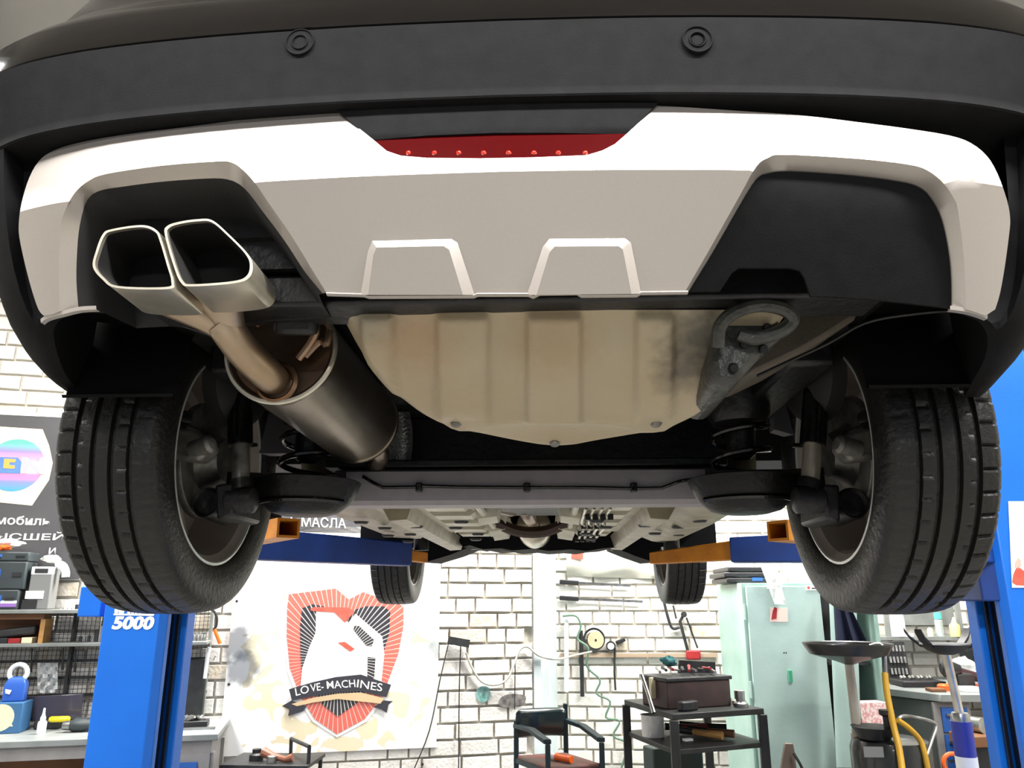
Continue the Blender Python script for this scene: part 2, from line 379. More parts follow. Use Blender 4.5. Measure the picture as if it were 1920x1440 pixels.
for px, py in ((563, 80), (1307, 75)):
    c = hit(px, py, lambda x, h: .8847+fplan(x)*.747); c.y -= .003
    ax = V(-.06 if px < 900 else .06, -1, -.03)
    s_ = MB().lathe(c+V(0, .006, 0), ax, [(.0, .0035), (.0075, .0035), (.008, .001), (.0095, .001), (.0102, .006), (.0115, .006), (.0125, .004), (.0185, .004), (.0192, .006), (.0205, .0062), (.0215, .004), (.0225, -.008)], 28).build('parking_sensor', m_matte, bumper, ang=25)
    MB().lathe(c+V(0, .004, 0), ax, [(0, .0135), (.006, .013), (.0085, .0115)], 20).build('sensor_eye', m_matte2, bumper) if False else None
# silver insert
fOL = [(112, 584), (110, 500), (113, 430), (122, 395), (140, 362), (165, 340), (200, 326), (300, 311), (400, 303), (432, 304), (455, 318), (478, 343), (500, 375), (545, 440), (585, 505), (612, 549)]
fIL = [(147, 577), (143, 520), (146, 450), (152, 410), (163, 375), (185, 358), (230, 350), (300, 341), (380, 335), (420, 335), (445, 343), (465, 360), (490, 393), (534, 452), (572, 510), (605, 550)]
fOR = [(1285, 546), (1330, 468), (1388, 365), (1418, 312), (1440, 296), (1470, 290), (1600, 297), (1700, 308), (1740, 320), (1770, 345), (1790, 375), (1797, 400), (1807, 480), (1812, 580)]
fIR = [(1292, 546), (1340, 468), (1396, 370), (1420, 335), (1440, 326), (1480, 322), (1600, 330), (1690, 342), (1725, 353), (1745, 372), (1765, 410), (1778, 470), (1783, 520), (1784, 578)]
fOL, fIL, fOR, fIR = [sm(q, 4) for q in (fOL, fIL, fOR, fIR)]
NOTCH = [(1228, 198), (1200, 228), (1176, 250), (1153, 270), (1130, 282), (1100, 291), (1000, 295), (900, 297), (800, 296), (752, 292), (725, 283), (700, 262), (670, 238), (633, 208)]
out = sm([(633, 208), (560, 213), (480, 221), (350, 238), (250, 250), (180, 261), (130, 272), (95, 285), (72, 303), (55, 333), (43, 370), (37, 400), (35, 430), (38, 455), (48, 500), (60, 545), (72, 580), (82, 592)], 3)+[(100, 589)]
out += fOL+[(680, 551), (690, 554), (888, 553), (895, 550), (990, 550), (1000, 554), (1012, 548), (1082, 547), (1090, 552), (1195, 551), (1202, 547)]+fOR
out += [(1830, 586), (1848, 592)]+sm([(1866, 580), (1875, 550), (1884, 500), (1892, 440), (1894, 410), (1888, 375), (1870, 325), (1850, 292), (1820, 268), (1780, 254), (1700, 241), (1600, 228), (1500, 216), (1400, 209), (1300, 202), (1228, 198)], 3)[:-1]+NOTCH[:-1]
crease = [proj((x*.02, S(x*.02, HC), CZ+HC)) for x in range(-39, 40)]
crl = [[p for p in crease if p[0] < 122], [p for p in crease if 478 < p[0] < 1410], [p for p in crease if p[0] > 1790]]
insert = sheet(out, lambda x, y: hit(x, y, S), 17, [c for c in crl if len(c) > 1]).thicken((0, .004, .001))
S3 = lambda x, h: Ssm(x, h)+.030
def resample(pl, n):
    d = [0]
    for a, b in zip(pl, pl[1:]): d.append(d[-1]+math.hypot(b[0]-a[0], b[1]-a[1]))
    o_ = []; j = 0
    for i in range(n):
        t = d[-1]*i/(n-1)
        while j < len(d)-2 and d[j+1] < t: j += 1
        q = (t-d[j])/max(d[j+1]-d[j], 1e-9); o_.append((pl[j][0]+(pl[j+1][0]-pl[j][0])*q, pl[j][1]+(pl[j+1][1]-pl[j][1])*q))
    return o_
for A, B in ((fOL, fIL), (fOR, fIR)):
    A3 = [hit(x, y, S) for x, y in resample(A, 60)]; B3 = [hit(x, y, S3) for x, y in resample(B, 60)]
    insert.loft([A3, B3, [p+V(0, .01, 0) for p in B3]])
# the two raised bosses and the turned-under lip along the lower edge
for oo, ii in (([(676, 553), (690, 470), (698, 452), (846, 448), (858, 455), (890, 553)], [(690, 553), (700, 478), (706, 464), (832, 461), (842, 468), (868, 553)]),
               ([(988, 553), (1018, 462), (1030, 448), (1172, 447), (1183, 455), (1202, 551)], [(1006, 553), (1030, 474), (1040, 462), (1160, 461), (1168, 468), (1184, 551)])):
    A3 = [hit(x, y, lambda a, b: S(a, b)-.0005) for x, y in oo]; B3 = [hit(x, y, lambda a, b: S(a, b)-.012) for x, y in ii]
    k = len(insert.v); insert.loft([A3, B3]); insert.f.append(tuple(k+len(A3)+i for i in range(len(B3)-1, -1, -1)))
lip = [(612, 549), (680, 551), (690, 554), (888, 553), (895, 550), (990, 550), (1000, 554), (1012, 548), (1082, 547), (1090, 552), (1195, 551), (1202, 547), (1290, 546)]
L3 = [hit(x, y, S) for x, y in lip]
insert.loft([[p+V(0, 0, .001) for p in L3], [p+V(0, -.002, -.0015) for p in L3], [p+V(0, .002, -.003) for p in L3], [p+V(0, .008, -.002) for p in L3]])
for lp in ([(78, 602), (90, 594), (120, 586), (150, 579), (182, 577)], [(1780, 577), (1810, 581), (1835, 588), (1850, 594)]):
    L3 = [hit(x, y, lambda a, b: S(a, b)+.004) for x, y in sm(lp, 4)]
    insert.loft([[p+V(0, -.003, .002) for p in L3], [p+V(0, -.001, -.003) for p in L3], [p+V(0, .008, -.003) for p in L3]])
insert.build('silver_insert', m_silver, car, ang=28)
# fog lamp in the notch, the matte panel above it and the panels in the cut-outs
top = sm([(697, 261), (800, 252), (930, 247), (1050, 247), (1176, 250)], 4)
fog = sheet(top+NOTCH[2:12], lambda x, y: hit(x, y, lambda a, b: S(a, b)+.007), 14).thicken((0, .012, 0)).build('fog_lamp', m_red, car, ang=30)
for x in (764, 813, 859, 906, 953, 1001, 1047, 1098):
    c = hit(x, 281, S); MB().lathe(c+V(0, .0075, 0), (0, -1, 0), [(0, .0032), (.002, .0026), (.0034, .001), (.0036, -.002)], 10).build('led', m_led, fog)
def Sn(x, h): return .90+fplan(x)+.035/(1+math.exp((h-.592)*420))
sheet([(628, 203), (930, 190), (1233, 193), (1178, 252), (1050, 249), (930, 249), (800, 254), (695, 263)], lambda x, y: hit(x, y, Sn), 7).thicken((0, .004, 0)).build('notch_panel', m_matte, car, ang=40)
S4 = lambda x, h: Ssm(x, h)+.028
rp = fIR+[(1700, 568), (1640, 562), (1560, 556), (1520, 556), (1508, 520), (1500, 507), (1480, 502), (1385, 502), (1372, 512), (1350, 546)]
sheet(rp, lambda x, y: hit(x, y, S4), 14).thicken((0, .004, 0)).build('blanking_panel', m_matte, car, ang=40)
A3 = [hit(x, y, S3) for x, y in resample(fIL, 50)]; cc = sum(A3, V(0, 0, 0))/50
rws = [A3]+[[cc+(p-cc)*k+V(0, d, 0) for p in A3] for k, d in ((.985, .006), (.95, .018), (.92, .05), (.88, .13))]
mb = MB().loft(rws); k = len(mb.v)-50; mb.f.append(tuple(k+i for i in range(50)))
mb.build('exhaust_surround', m_matte2, car, ang=40)

# exhaust
YT = .915
def rim_pts(pl, Y, sc=1.0, dx=0, dy=0):
    pl = sm(pl, 5, True); cx = sum(p[0] for p in pl)/len(pl); cy = sum(p[1] for p in pl)/len(pl)
    return [P(cx+(x-cx)*sc+dx, cy+(y-cy)*sc+dy, Y) for x, y in pl]
tipL = [(174, 500), (180, 470), (192, 440), (208, 430), (265, 422), (293, 431), (303, 450), (318, 500), (326, 530), (315, 542), (220, 540), (192, 524)]
tipR = [(309, 440), (313, 424), (335, 416), (370, 411), (398, 413), (430, 440), (464, 475), (474, 497), (468, 520), (440, 531), (360, 537), (340, 531), (326, 500)]
muff = None
m_end = mat('muffler_end', '#5b3c28', .34, metal=.85, col2='#a39384', nscale=8, namt=.7)
A0, A1 = V(-.385, 1.20, CZ+.40), V(-.378, 1.72, CZ+.39); RM = .094
muff = MB().lathe(A0, A1-A0, [(RM, 0), (RM+.0012, .003), (RM, .007), (RM-.001, .02), (RM-.001, .495), (RM+.002, .498), (RM+.002, .508), (RM-.02, .52), (.03, .525), (0, .525)], 64).build('muffler', m_steel, car, ang=25)
MB().lathe(A0, A1-A0, [(0, .012), (.05, .010), (RM-.012, .006), (RM-.006, .0)], 64).build('muffler_end_cap', m_end, muff, ang=25)
MB().lathe(A0, A1-A0, [(RM-.006, -.001), (RM-.004, -.004), (RM, -.004), (RM+.002, 0), (RM, .004)], 64).build('muffler_seam', m_chrome, muff)
mb = MB().loft([[p for p in (P(x, y, d) for x, y in ((0, 0),))] for d in ()]) if False else MB()
pp = [P(415, 600, 1.075), P(422, 608, 1.08), P(430, 622, 1.09), P(458, 660, 1.13), P(500, 700, 1.175), P(520, 718, 1.215)]
pipe = MB().tube(sm(pp, 5), .0265, 20).build('tail_pipe', m_pipe, muff)
for a, b in ((P(285, 530, 1.03), P(418, 612, 1.085)), (P(405, 530, 1.03), P(432, 612, 1.085))):
    MB().tube([a, a.lerp(b, .35), a.lerp(b, .75), b], [.036, .033, .025, .022], 18).build('tail_pipe_branch', m_pipe, pipe)
for pl in (tipL, tipR):
    f0 = rim_pts(pl, YT); fi = rim_pts(pl, YT, .935); b0 = [p+V(0, .088, -.003) for p in f0]; cb = sum(b0, V(0, 0, 0))/len(b0); bb = [cb+(p-cb)*.82+V(0, .014, 0) for p in b0]
    mb = MB().loft([bb, b0, [p+V(0, .004, 0) for p in f0], f0, fi, [p+V(0, .006, 0) for p in fi]], close=True); mb.f.append(tuple(range(len(bb))))
    t = mb.build('exhaust_tip', m_chrome, muff, ang=40)
    ci = sum(fi, V(0, 0, 0))/len(fi); mb = MB().loft([[p+V(0, .006, 0) for p in fi], [ci+(p-ci)*.93+V(0, .08, 0) for p in fi]], close=True); k = len(fi); mb.f.append(tuple(k+i for i in range(k)))
    mb.build('tip_bore', m_soot, t, ang=40)
# hangers and loops on the muffler end
MB().tube(sm([P(425, 640, 1.11), P(422, 655, 1.11), P(432, 662, 1.11), P(455, 660, 1.12)], 4), .006, 8).build('hanger_pin', m_steel, muff)
MB().tube(sm([P(560, 672, 1.19), P(580, 645, 1.18), P(592, 622, 1.17), P(590, 600, 1.17)], 5), .007, 8).build('hanger_rod', m_rust, muff)
MB().tube(sm([P(572, 668, 1.19), P(600, 640, 1.185), P(612, 645, 1.18), P(618, 620, 1.18)], 5), .006, 8).build('hanger_rod', m_rust, muff)
MB().tube(sm([P(480, 610, 1.19), P(500, 590, 1.185), P(535, 583, 1.185), P(575, 595, 1.19)], 5), .006, 8).build('hanger_loop', m_rust, muff)
MB().lathe(P(518, 716, 1.196), (0, -1, 0), [(.027, 0), (.031, .006), (.036, .0)], 24).build('weld_ring', m_rust, muff)
MB().box(P(555, 600, 1.14), (.07, .03, .05), rx=.3).build('rubber_mount', m_black, muff, bevel=.01)
# spare wheel tub
m_tub = spotted(m_pan, 'tub_primer', [(P(1330, 640, 1.13), .075, '#3c3d39', .85), (P(1290, 700, 1.18), .06, '#5a5247', .75), (P(1360, 715, 1.15), .055, '#4a4640', .8), (P(700, 590, 1.10), .05, '#7d8078', .5), (P(780, 640, 1.14), .07, '#b58a62', .45), (P(1040, 640, 1.14), .08, '#ad8a60', .4)])
rows = []
TB = [(581, 612, 1496, 1.095), (600, 628, 1486, 1.11), (620, 640, 1472, 1.125), (660, 662, 1448, 1.155), (700, 692, 1418, 1.195), (740, 728, 1380, 1.245), (772, 768, 1335, 1.295), (790, 802, 1300, 1.335), (803, 845, 1262, 1.375), (815, 905, 1190, 1.41), (825, 960, 1125, 1.435), (832, 1005, 1085, 1.455)]
TBs = sm(TB, 3); n = 240
BANDS = [(.075, .145), (.235, .345), (.425, .54), (.655, .735)]
for i, (y, x0, x1, Y) in enumerate(TBs):
    v = i/(len(TBs)-1); r_ = []
    for k in range(n+1):
        u = k/n; x = x0+(x1-x0)*u; p = P(x, y+(3*math.sin(PI*u) if v > .5 else 0), Y)
        e = min(1, max(0, v-.02)/.05)*min(1, max(0, .66-v)/.12)
        uu = (x-(620+30*v))/(870-60*v) if False else (x-612)/884
        d = sum(1/(1+math.exp(-(uu-a)*330))-1/(1+math.exp(-(uu-b)*330)) for a, b in BANDS)*.016*e
        rr = math.hypot((x-1040)/330, (y-905)/125); d += .014*math.exp(-((rr-1.0)/.06)**2)*(1 if 740 < y < 822 else 0)
        edge = min(u, 1-u)
        q = max(0, 1-edge/.05); p += V(0, .035*q*q, .02*q*q)
        r_.append(p+V(0, -d*.8, -d*.6))
    rows.append(r_)
last = rows[-1]
rows.append([p+V(0, .02, .012) for p in last]); rows.append([p+V(0, .3, .14) for p in last])
tub = MB().loft(rows).build('spare_wheel_well', m_tub, car, ang=50)
for px, py, Y in ((855, 790, 1.325), (1230, 790, 1.325), (1040, 827, 1.435)):
    MB().lathe(P(px, py, Y)+V(0, .004, 0), (0, -.75, -.6), [(0, .010), (.006, .009), (.0075, .004), (.011, .003), (.012, -.006)], 12).build('drain_plug', m_alu, tub)
# black rear cross member and its drips
MB().box((0, 1.10, CZ+.445), (1.10, .09, .05)).build('rear_cross_member', m_black, car, bevel=.006)
# mastic-covered rail end with the towing eye
rail = MB().prism([P(x, y, 1.118) for x, y in ((1345, 588), (1400, 588), (1460, 598), (1480, 612), (1468, 630), (1432, 662), (1395, 704), (1378, 722), (1338, 716), (1332, 670))], (0, .25, -.0)).build('rail_end', m_pan2, car, bevel=.012)
MB().tube(sm([P(x, y, Y) for x, y, Y in ((1346, 650, 1.10), (1350, 612, 1.085), (1378, 585, 1.075), (1425, 572, 1.07), (1470, 580, 1.075), (1486, 600, 1.085), (1462, 622, 1.095), (1415, 634, 1.10), (1385, 626, 1.10))], 5), .0105, 10).build('towing_eye', m_pan2, rail)
for px, py in ((1440, 615), (1432, 655), (1396, 645), (1376, 690)):
    MB().lathe(P(px, py, 1.112), (0, -1, -.3), [(0, .003), (.006, .003), (.008, -.003)], 10).build('hole_plug', m_black, rail)
m_brownseal = mat('brown_underseal', '#5f5548', .55, col2='#4b443b', nscale=12, bump=.15)  # brown-grey underseal of the side floor panel
MB().prism([P(x, y, 1.20) for x, y in ((1480, 590), (1555, 545), (1625, 548), (1605, 598), (1545, 636), (1500, 662), (1420, 700), (1400, 690))], (0, .25, .02)).build('side_floor_panel', m_brownseal, car, bevel=.01)
MB().prism([P(x, y, 1.05) for x, y in ((1553, 534), (1624, 536), (1622, 546), (1558, 545))], (0, .05, 0)).build('bumper_bracket', m_greybody, car, bevel=.003)
# black floor plates, tank
MB().box((0, 1.62, CZ+.50), (1.24, 1.15, .05)).build('rear_floor', m_black, car)
MB().box((0, 1.13, CZ+.55), (1.26, .2, .06)).build('bumper_beam', m_black, car)
MB().loft([[V(x, y, CZ+h) for x, h in ((-.52, .47), (-.52, .30), (-.47, .262), (.47, .262), (.52, .30), (.52, .47))] for y in (2.03, 2.08, 2.5, 2.55)], caps=True).build('fuel_tank', m_black, car)
# wheel arch liners, hollow side covers
for sg in (-1, 1):
    mb = MB(); rows = []
    for k in range(33):
        a = R(8+k*(164/32)); rows.append([V(sg*x, 1.65-.365*math.cos(a), CZ+.295+.365*math.sin(a)) for x in ((.80 if k < 3 else .868), .79, .76, .70, .62, .60)])
    mb.loft(rows); a0 = rows[0]
    mb.loft([a0, [p+V(0, -.008, -.004) for p in a0], [p+V(0, -.012, .001) for p in a0]])
    cen = V(sg*.60, 1.66, CZ+.36); k = len(mb.v); rim = [r_[-1] for r_ in rows[5:-5]]; mb.v += rim+[V(sg*.60, 1.40, CZ+.46), V(sg*.60, 1.9, CZ+.46)]
    mb.f.append(tuple(range(k, k+len(rim))))
    ln = mb.build('arch_liner', m_liner, car, ang=40)
    pl = [(85, 640), (96, 608), (150, 584), (250, 590), (330, 607), (415, 635)] if sg < 0 else [(1868, 640), (1860, 610), (1800, 584), (1700, 590), (1620, 606), (1555, 642), (1500, 668), (1420, 705)]
    MB().tube(sm([P(x, y, 1.13+.05*i/len(pl)) for i, (x, y) in enumerate(pl)], 4), .003, 6).build('liner_edge', m_black, ln)
    MB().prism([V(sg*.60, 1.0, CZ+.50), V(sg*.70, 1.06, CZ+.50), V(sg*.78, 1.14, CZ+.50), V(sg*.84, 1.3, CZ+.50), V(sg*.60, 1.4, CZ+.50)], (0, 0, .02)).build('corner_closing_panel', m_liner, car)
    # inner dome, rail and sealer plate beside the spring
    MB().lathe(V(sg*.64, 1.62, CZ+.47), (-sg*1, -.2, -.1), [(.11, 0), (.105, .03), (.08, .045), (0, .05)], 28).build('arch_dome', m_matte2, car)
    MB().prism([P(x, y, 1.86) for x, y in (((1452, 704), (1496, 706), (1497, 818), (1452, 805), (1450, 760)) if sg > 0 else ((485, 770), (560, 790), (560, 850), (486, 850)))], (0, .04, 0)).build('sealed_rail_plate', m_greybody, car)
    MB().box((sg*.555, 1.75, CZ+.455), (.09, .7, .07)).build('chassis_rail', m_black, car, bevel=.01)

# wheels
def groove(x):
    return any(abs(x-g) < .0055 for g in (-.056, -.019, .019, .056))
xs_ = [-.095+.19*i/76 for i in range(77)]
WS = .89
TP = [(.221, -.088), (.226, -.097), (.240, -.104), (.262, -.110), (.285, -.1105), (.303, -.108), (.313, -.103)]
tread = [(.3245-.0065*abs(x/.095)**3-(.008 if groove(x) else 0), x) for x in xs_]
prof = [(r, h*WS) for r, h in TP+tread+[(r, -h) for r, h in reversed(TP)]]; nT = len(TP); nX = len(xs_)
def tmod(k, j, r):
    i = j-nT
    if 0 <= i < nX:
        x = xs_[i]
        if x < -.064 and k % 8 == 0: return r-.006
        if x > .064 and k % 8 == 3: return r-.0018
        if -.054 < x < -.038 and k % 8 == 4: return r-.004
        if .028 < x < .052 and k % 8 == 6: return r-.0035
    elif j == nT-1 and k % 8 == 0: return r-.004
    return r
tyre_me = None
def wheel(x, y, sg):
    global tyre_me
    c = V(x, y, CZ+.293)
    if tyre_me is None:
        q = MB().lathe((0, 0, 0), (1, 0, 0), prof, 400, tmod).build('tyre', m_rubber, car, ang=50, origin=V(0, 0, 0)); tyre_me = q.data
        WORLD.pop(q); bpy.data.objects.remove(q)
    t = bpy.data.objects.new('tyre', tyre_me); place(t, Matrix.Translation(c) @ Matrix.Rotation(0 if sg < 0 else PI, 4, 'Z') @ Matrix.Rotation(R(7), 4, 'X'), car)
    ax = V(-sg, 0, 0)     # towards the middle of the car
    MB().lathe(c, ax, [(.226, .078), (.223, .084), (.218, .083), (.214, .076), (.205, .068), (.200, .05), (.192, .0), (.190, -.035), (.17, -.045), (.10, -.038), (.06, -.03), (0, -.03)], 64).build('rim', m_rim, t, ang=30)
    MB().lathe(c, ax, [(.2275, .0785), (.2255, .086), (.2205, .0865), (.217, .081)], 64).build('rim_lip', m_rimlip, t)
    for k in range(5):
        a = 2*PI*k/5+.3; e = V(0, math.cos(a), math.sin(a)); MB().bar(c-ax*.062+e*.04, c-ax*.056+e*.205, .055, .03).build('spoke', m_rim, t, bevel=.008)
    return t, c
for sg in (-1, 1):
    t, c = wheel(sg*.743, 1.65, sg)
    ax = V(-sg, 0, 0)
    MB().lathe(c, ax, [(.06, .0), (.06, .03), (.07, .032), (.125, .032), (.127, .036), (.127, .046), (.125, .05), (.07, .05), (.06, .06), (.045, .09), (0, .09)], 48).build('brake_disc', m_alu, t)
    tf, cf = wheel(sg*.75, 4.24, sg)
    MB().lathe(cf, ax, [(.06, .0), (.13, .032), (.13, .05), (.07, .05), (.05, .08), (0, .08)], 32).build('brake_disc', m_alu, tf)

# rear suspension
beam = MB().loft([[V(x, 1.85+y, CZ+h) for y, h in ((.0, .302), (-.012, .296), (-.018, .262), (-.012, .226), (.0, .216), (.07, .216), (.08, .23), (.02, .26), (.08, .295), (.07, .302))] for x in (-.46, -.42, -.2, 0, .2, .42, .46)], close=True, caps=True).build('torsion_beam', m_beam, car, ang=30)
ln_ = [P(x, y, 1.825) for x, y in ((680, 893), (700, 905), (718, 914), (782, 913), (792, 911), (860, 913), (990, 914), (1100, 914), (1188, 916), (1240, 915), (1275, 902), (1310, 897))]
MB().tube(ln_, .0042, 8).build('brake_line', m_blackgloss, beam)
for x in (786, 988, 1188):
    c = P(x, 914, 1.826); MB().box(c, (.016, .014, .022)).build('line_clip', m_blackgloss, beam, bevel=.003)
MB().box((0, 1.90, CZ+.318), (.98, .10, .02)).build('beam_upper_flange', m_black, beam, bevel=.004)
for sg in (-1, 1):
    X = sg*.49
    # trailing arm with its spring cup
    arm = MB().lathe(V(X, 1.72, CZ+.178), (0, 0, 1), [(0, .0), (.05, .001), (.075, .008), (.10, .028), (.116, .058), (.122, .075), (.118, .077), (.108, .058), (.085, .03), (.05, .016), (0, .014)], 40)
    arm.loft([[V(x, y, CZ+h) for y, h in ((yc-.03, hc), (yc-.03, hc+.05), (yc+.03, hc+.06), (yc+.04, hc-.0), (yc, hc-.012))] for x, yc, hc in ((X-sg*.06, 1.80, .235), (X, 1.78, .23), (X+sg*.10, 1.68, .215), (sg*.625, 1.63, .21))], close=True, caps=True)
    arm = arm.build('trailing_arm', m_arm, car, ang=40)
    MB().tube(sm([V(X+.10*math.cos(a), 1.72+.10*math.sin(a), CZ+.205) for a in [R(200+i*14) for i in range(11)]], 2), .006, 6).build('cup_slot', m_blackgloss, arm)
    MB().tube([V(X+.062*math.cos(a), 1.72+.062*math.sin(a), CZ+.215+.24*a/(2*PI*4.5)) for a in [i*2*PI*4.5/110 for i in range(111)]], .0068, 8).build('coil_spring', m_blackgloss, car)
    MB().lathe(V(X, 1.72, CZ+.40), (0, 0, 1), [(.02, -.10), (.032, -.09), (.032, -.03), (.06, -.02), (.07, .0), (.075, .07)], 20).build('bump_stop', m_black, car)
    # hub carrier plate with bushing socket
    hub = MB().prism([V(sg*.655, 1.56, CZ+h) for h in ()] or [P(x, y, 1.56) for x, y in (((402, 908), (436, 905), (436, 968), (405, 975)) if sg < 0 else ((1545, 908), (1575, 908), (1577, 980), (1548, 972)))], (0, .16, 0)).build('hub_bracket', m_susp, car, bevel=.006)
    hc = P(388, 942, 1.57) if sg < 0 else P(1598, 944, 1.57)
    MB().lathe(hc, (-sg*.0, -1, 0.05), [(.032, -.1), (.032, .0), (.029, .004), (.024, -.004), (0, -.006)], 24).build('bushing_socket', m_black, hub)
    # damper
    lo = P(452 if sg < 0 else 1517, 938, 1.58)
    up = P(449 if sg < 0 else 1533, 690, 1.60)
    d = MB().cyl(lo+(up-lo)*.12, lo+(up-lo)*.42, .0185, n=20).build('damper', m_chrome if sg > 0 else m_alu, car)
    MB().cyl(lo+(up-lo)*.40, lo+(up-lo)*1.0, .026, n=20).build('dust_tube', m_blackgloss, d)
    MB().lathe(lo+V(-.032, 0, 0), (1, 0, 0), [(0, 0), (.022, .002), (.027, .006), (.027, .058), (.022, .062), (0, .064)], 20).build('damper_eye', m_susp, d)
    MB().cyl(lo+V(0, 0, .02), lo+(up-lo)*.14, .024, n=16).build('damper_foot', m_black, d)
    # brake caliper
    q = (lambda x: x) if sg < 0 else (lambda x: 1968-x)
    cal = MB().prism([P(q(x), y, 1.47) for x, y in ((312, 832), (318, 806), (336, 800), (362, 806), (388, 818), (396, 838), (385, 850), (372, 864), (350, 862), (312, 856))], (0, .05, 0)).build('brake_caliper', m_alu, car, bevel=.008)
    MB().lathe(P(q(385), 836, 1.47), (sg*-1, -.3, .2), [(.018, -.03), (.018, .012), (.012, .018), (0, .02)], 14).build('caliper_piston', m_alu, cal)
    MB().tube([P(q(318), 852, 1.465), P(q(320), 868, 1.462), P(q(318), 885, 1.462)], .007, 8).build('caliper_guide', m_alu, cal)
    MB().lathe(P(q(318), 888, 1.462), (0, -1, 0), [(0, .012), (.009, .01), (.010, -.008)], 10).build('guide_bolt', m_alu, cal)
    MB().lathe(P(q(334), 783, 1.485), (0, -1, -.2), [(0, .02), (.012, .016), (.016, .0), (.016, -.03)], 14).build('caliper_cap', m_black, cal)
    MB().tube(sm([P(q(345), 800, 1.485), P(q(400), 818, 1.66), P(q(440), 835, 1.72), P(q(480), 835, 1.78)], 4), .006, 8).build('brake_hose', m_black, cal)
# heat shield and pipe behind the muffler
mb = MB(); rows = []
for i in range(9):
    v = i/8; rows.append([P(650+118*u+6*math.sin(v*3), 772+98*v+(8 if u < .6 else 0)*(1-v), 1.86+.025*math.sin(u*9)+.03*u) for u in [k/16 for k in range(17)]])
MB().loft(rows).thicken((0, .004, 0)).build('heat_shield', m_shield, car, ang=60)
MB().tube(sm([P(690, 820, 1.76), P(712, 850, 1.80), P(708, 880, 1.9), P(760, 900, 2.05), P(960, 955, 2.5)], 5), .024, 14).build('exhaust_pipe', m_steel, car)
# front floor
HF = CZ+.235
fl = MB()
secs = [(-.62, .30), (-.60, .012), (-.56, .0), (-.47, -.006), (-.445, .012), (-.40, .02), (-.17, .02), (-.14, .03), (-.12, .12), (.12, .12), (.14, .03), (.17, .02), (.40, .02), (.43, .0), (.48, -.02), (.56, -.016), (.60, .012), (.62, .30)]
fl.loft([[V(x*k, y, HF+h+dz) for x, h in secs] for y, k, dz in ((2.03, 1, .01), (2.4, 1, 0), (2.8, 1, 0), (3.1, 1, 0), (3.22, 1, .01), (3.27, .99, .05))])
floor_pan = fl.build('front_floor', m_floorpan, car, ang=25)
m_white = mat('pale_sealer', '#d5d2c2', .5, col2='#b9b4a2', nscale=15)
for sg in (-1, 1):
    MB().loft([[V(sg*x, y, HF+h) for x, h in ((.33, .03), (.345, -.018), (.395, -.022), (.42, .02))] for y in (2.2, 2.9, 3.3, 3.5, 3.62)], caps=True).build('floor_rail', m_floorpan, floor_pan, ang=25)
    for y in (2.12, 2.36, 2.6, 2.84, 3.06): MB().loft([[V(sg*x, y+dy, HF+h) for x, h in ((.165, .022), (.18, .008), (.29, .008), (.31, .022))] for dy in (0, .02, .10, .12)], caps=True).build('floor_rib', m_white, floor_pan, ang=25)
    for x, y in ((.50, 2.3), (.47, 2.5), (.36, 2.45), (.43, 2.75), (.52, 2.8), (.24, 2.5), (.19, 2.75), (.22, 3.0), (.50, 3.1), (.20, 2.3)):
        MB().lathe(V(sg*x, y, HF-.018), (0, 0, 1), [(0, -.004), (.018, -.003), (.024, .004)], 12).build('floor_plug', m_black, floor_pan)
    MB().loft([[V(sg*x, y, HF+h) for x, h in ((.62, .30), (.64, .14), (.86, .17), (.88, .30), (.885, .45))] for y in (2.05, 2.4, 3.4, 3.86)], caps=True).build('sill', m_matte2, car, ang=30)
    [MB().loft([[V(sg*x, y+dy, HF+h+.012*math.sin(PI*dy/.16)*-1) for x, h in ((.085, .06), (.095, .0), (.15, -.008), (.165, .03))] for dy in (0, .03, .08, .13, .16)], caps=True).build('tunnel_bracket', m_white, floor_pan, ang=25) for y in (2.3, 2.75, 2.95)]
    MB().tube([V(sg*.135, y, HF+.01) for y in (2.1, 2.6, 3.2)], .010, 8).build('tunnel_brace', m_white, floor_pan)
for k in range(4):
    MB().tube(sm([V(.16+.022*k, 2.1, HF+.0), V(.165+.022*k, 2.5, HF-.0), V(.18+.022*k, 2.62, HF-.004), V(.18+.022*k, 3.1, HF-.004), V(.20+.024*k, 3.4, HF+.02)], 4), .0045, 8).build('fuel_line', m_chrome, floor_pan)
    for y in (2.3, 2.6, 2.9, 3.2): MB().box((.175+.022*k, y, HF-.004), (.016, .02, .018)).build('line_clip', m_black, floor_pan)
MB().tube([V(-.02, 2.5, HF+.05), V(-.01, 3.0, HF+.06), V(0, 3.05, HF+.05)], .026, 14).build('front_pipe', m_rust, floor_pan)
MB().lathe(V(0, 3.05, HF+.045), (0, 1, 0), [(.026, 0), (.06, .05), (.07, .1), (.07, .4), (.05, .5), (.026, .55)], 28).build('resonator', m_chrome, floor_pan)
MB().tube(sm([V(-.14, 2.75, HF+.03), V(-.05, 2.78, HF-.004), V(.05, 2.78, HF-.004), V(.14, 2.75, HF+.03)], 4), .02, 8).build('tunnel_strap', mat('dark_brown_metal', '#3c2a23', .45, metal=.3, col2='#2c211c', nscale=20), floor_pan)
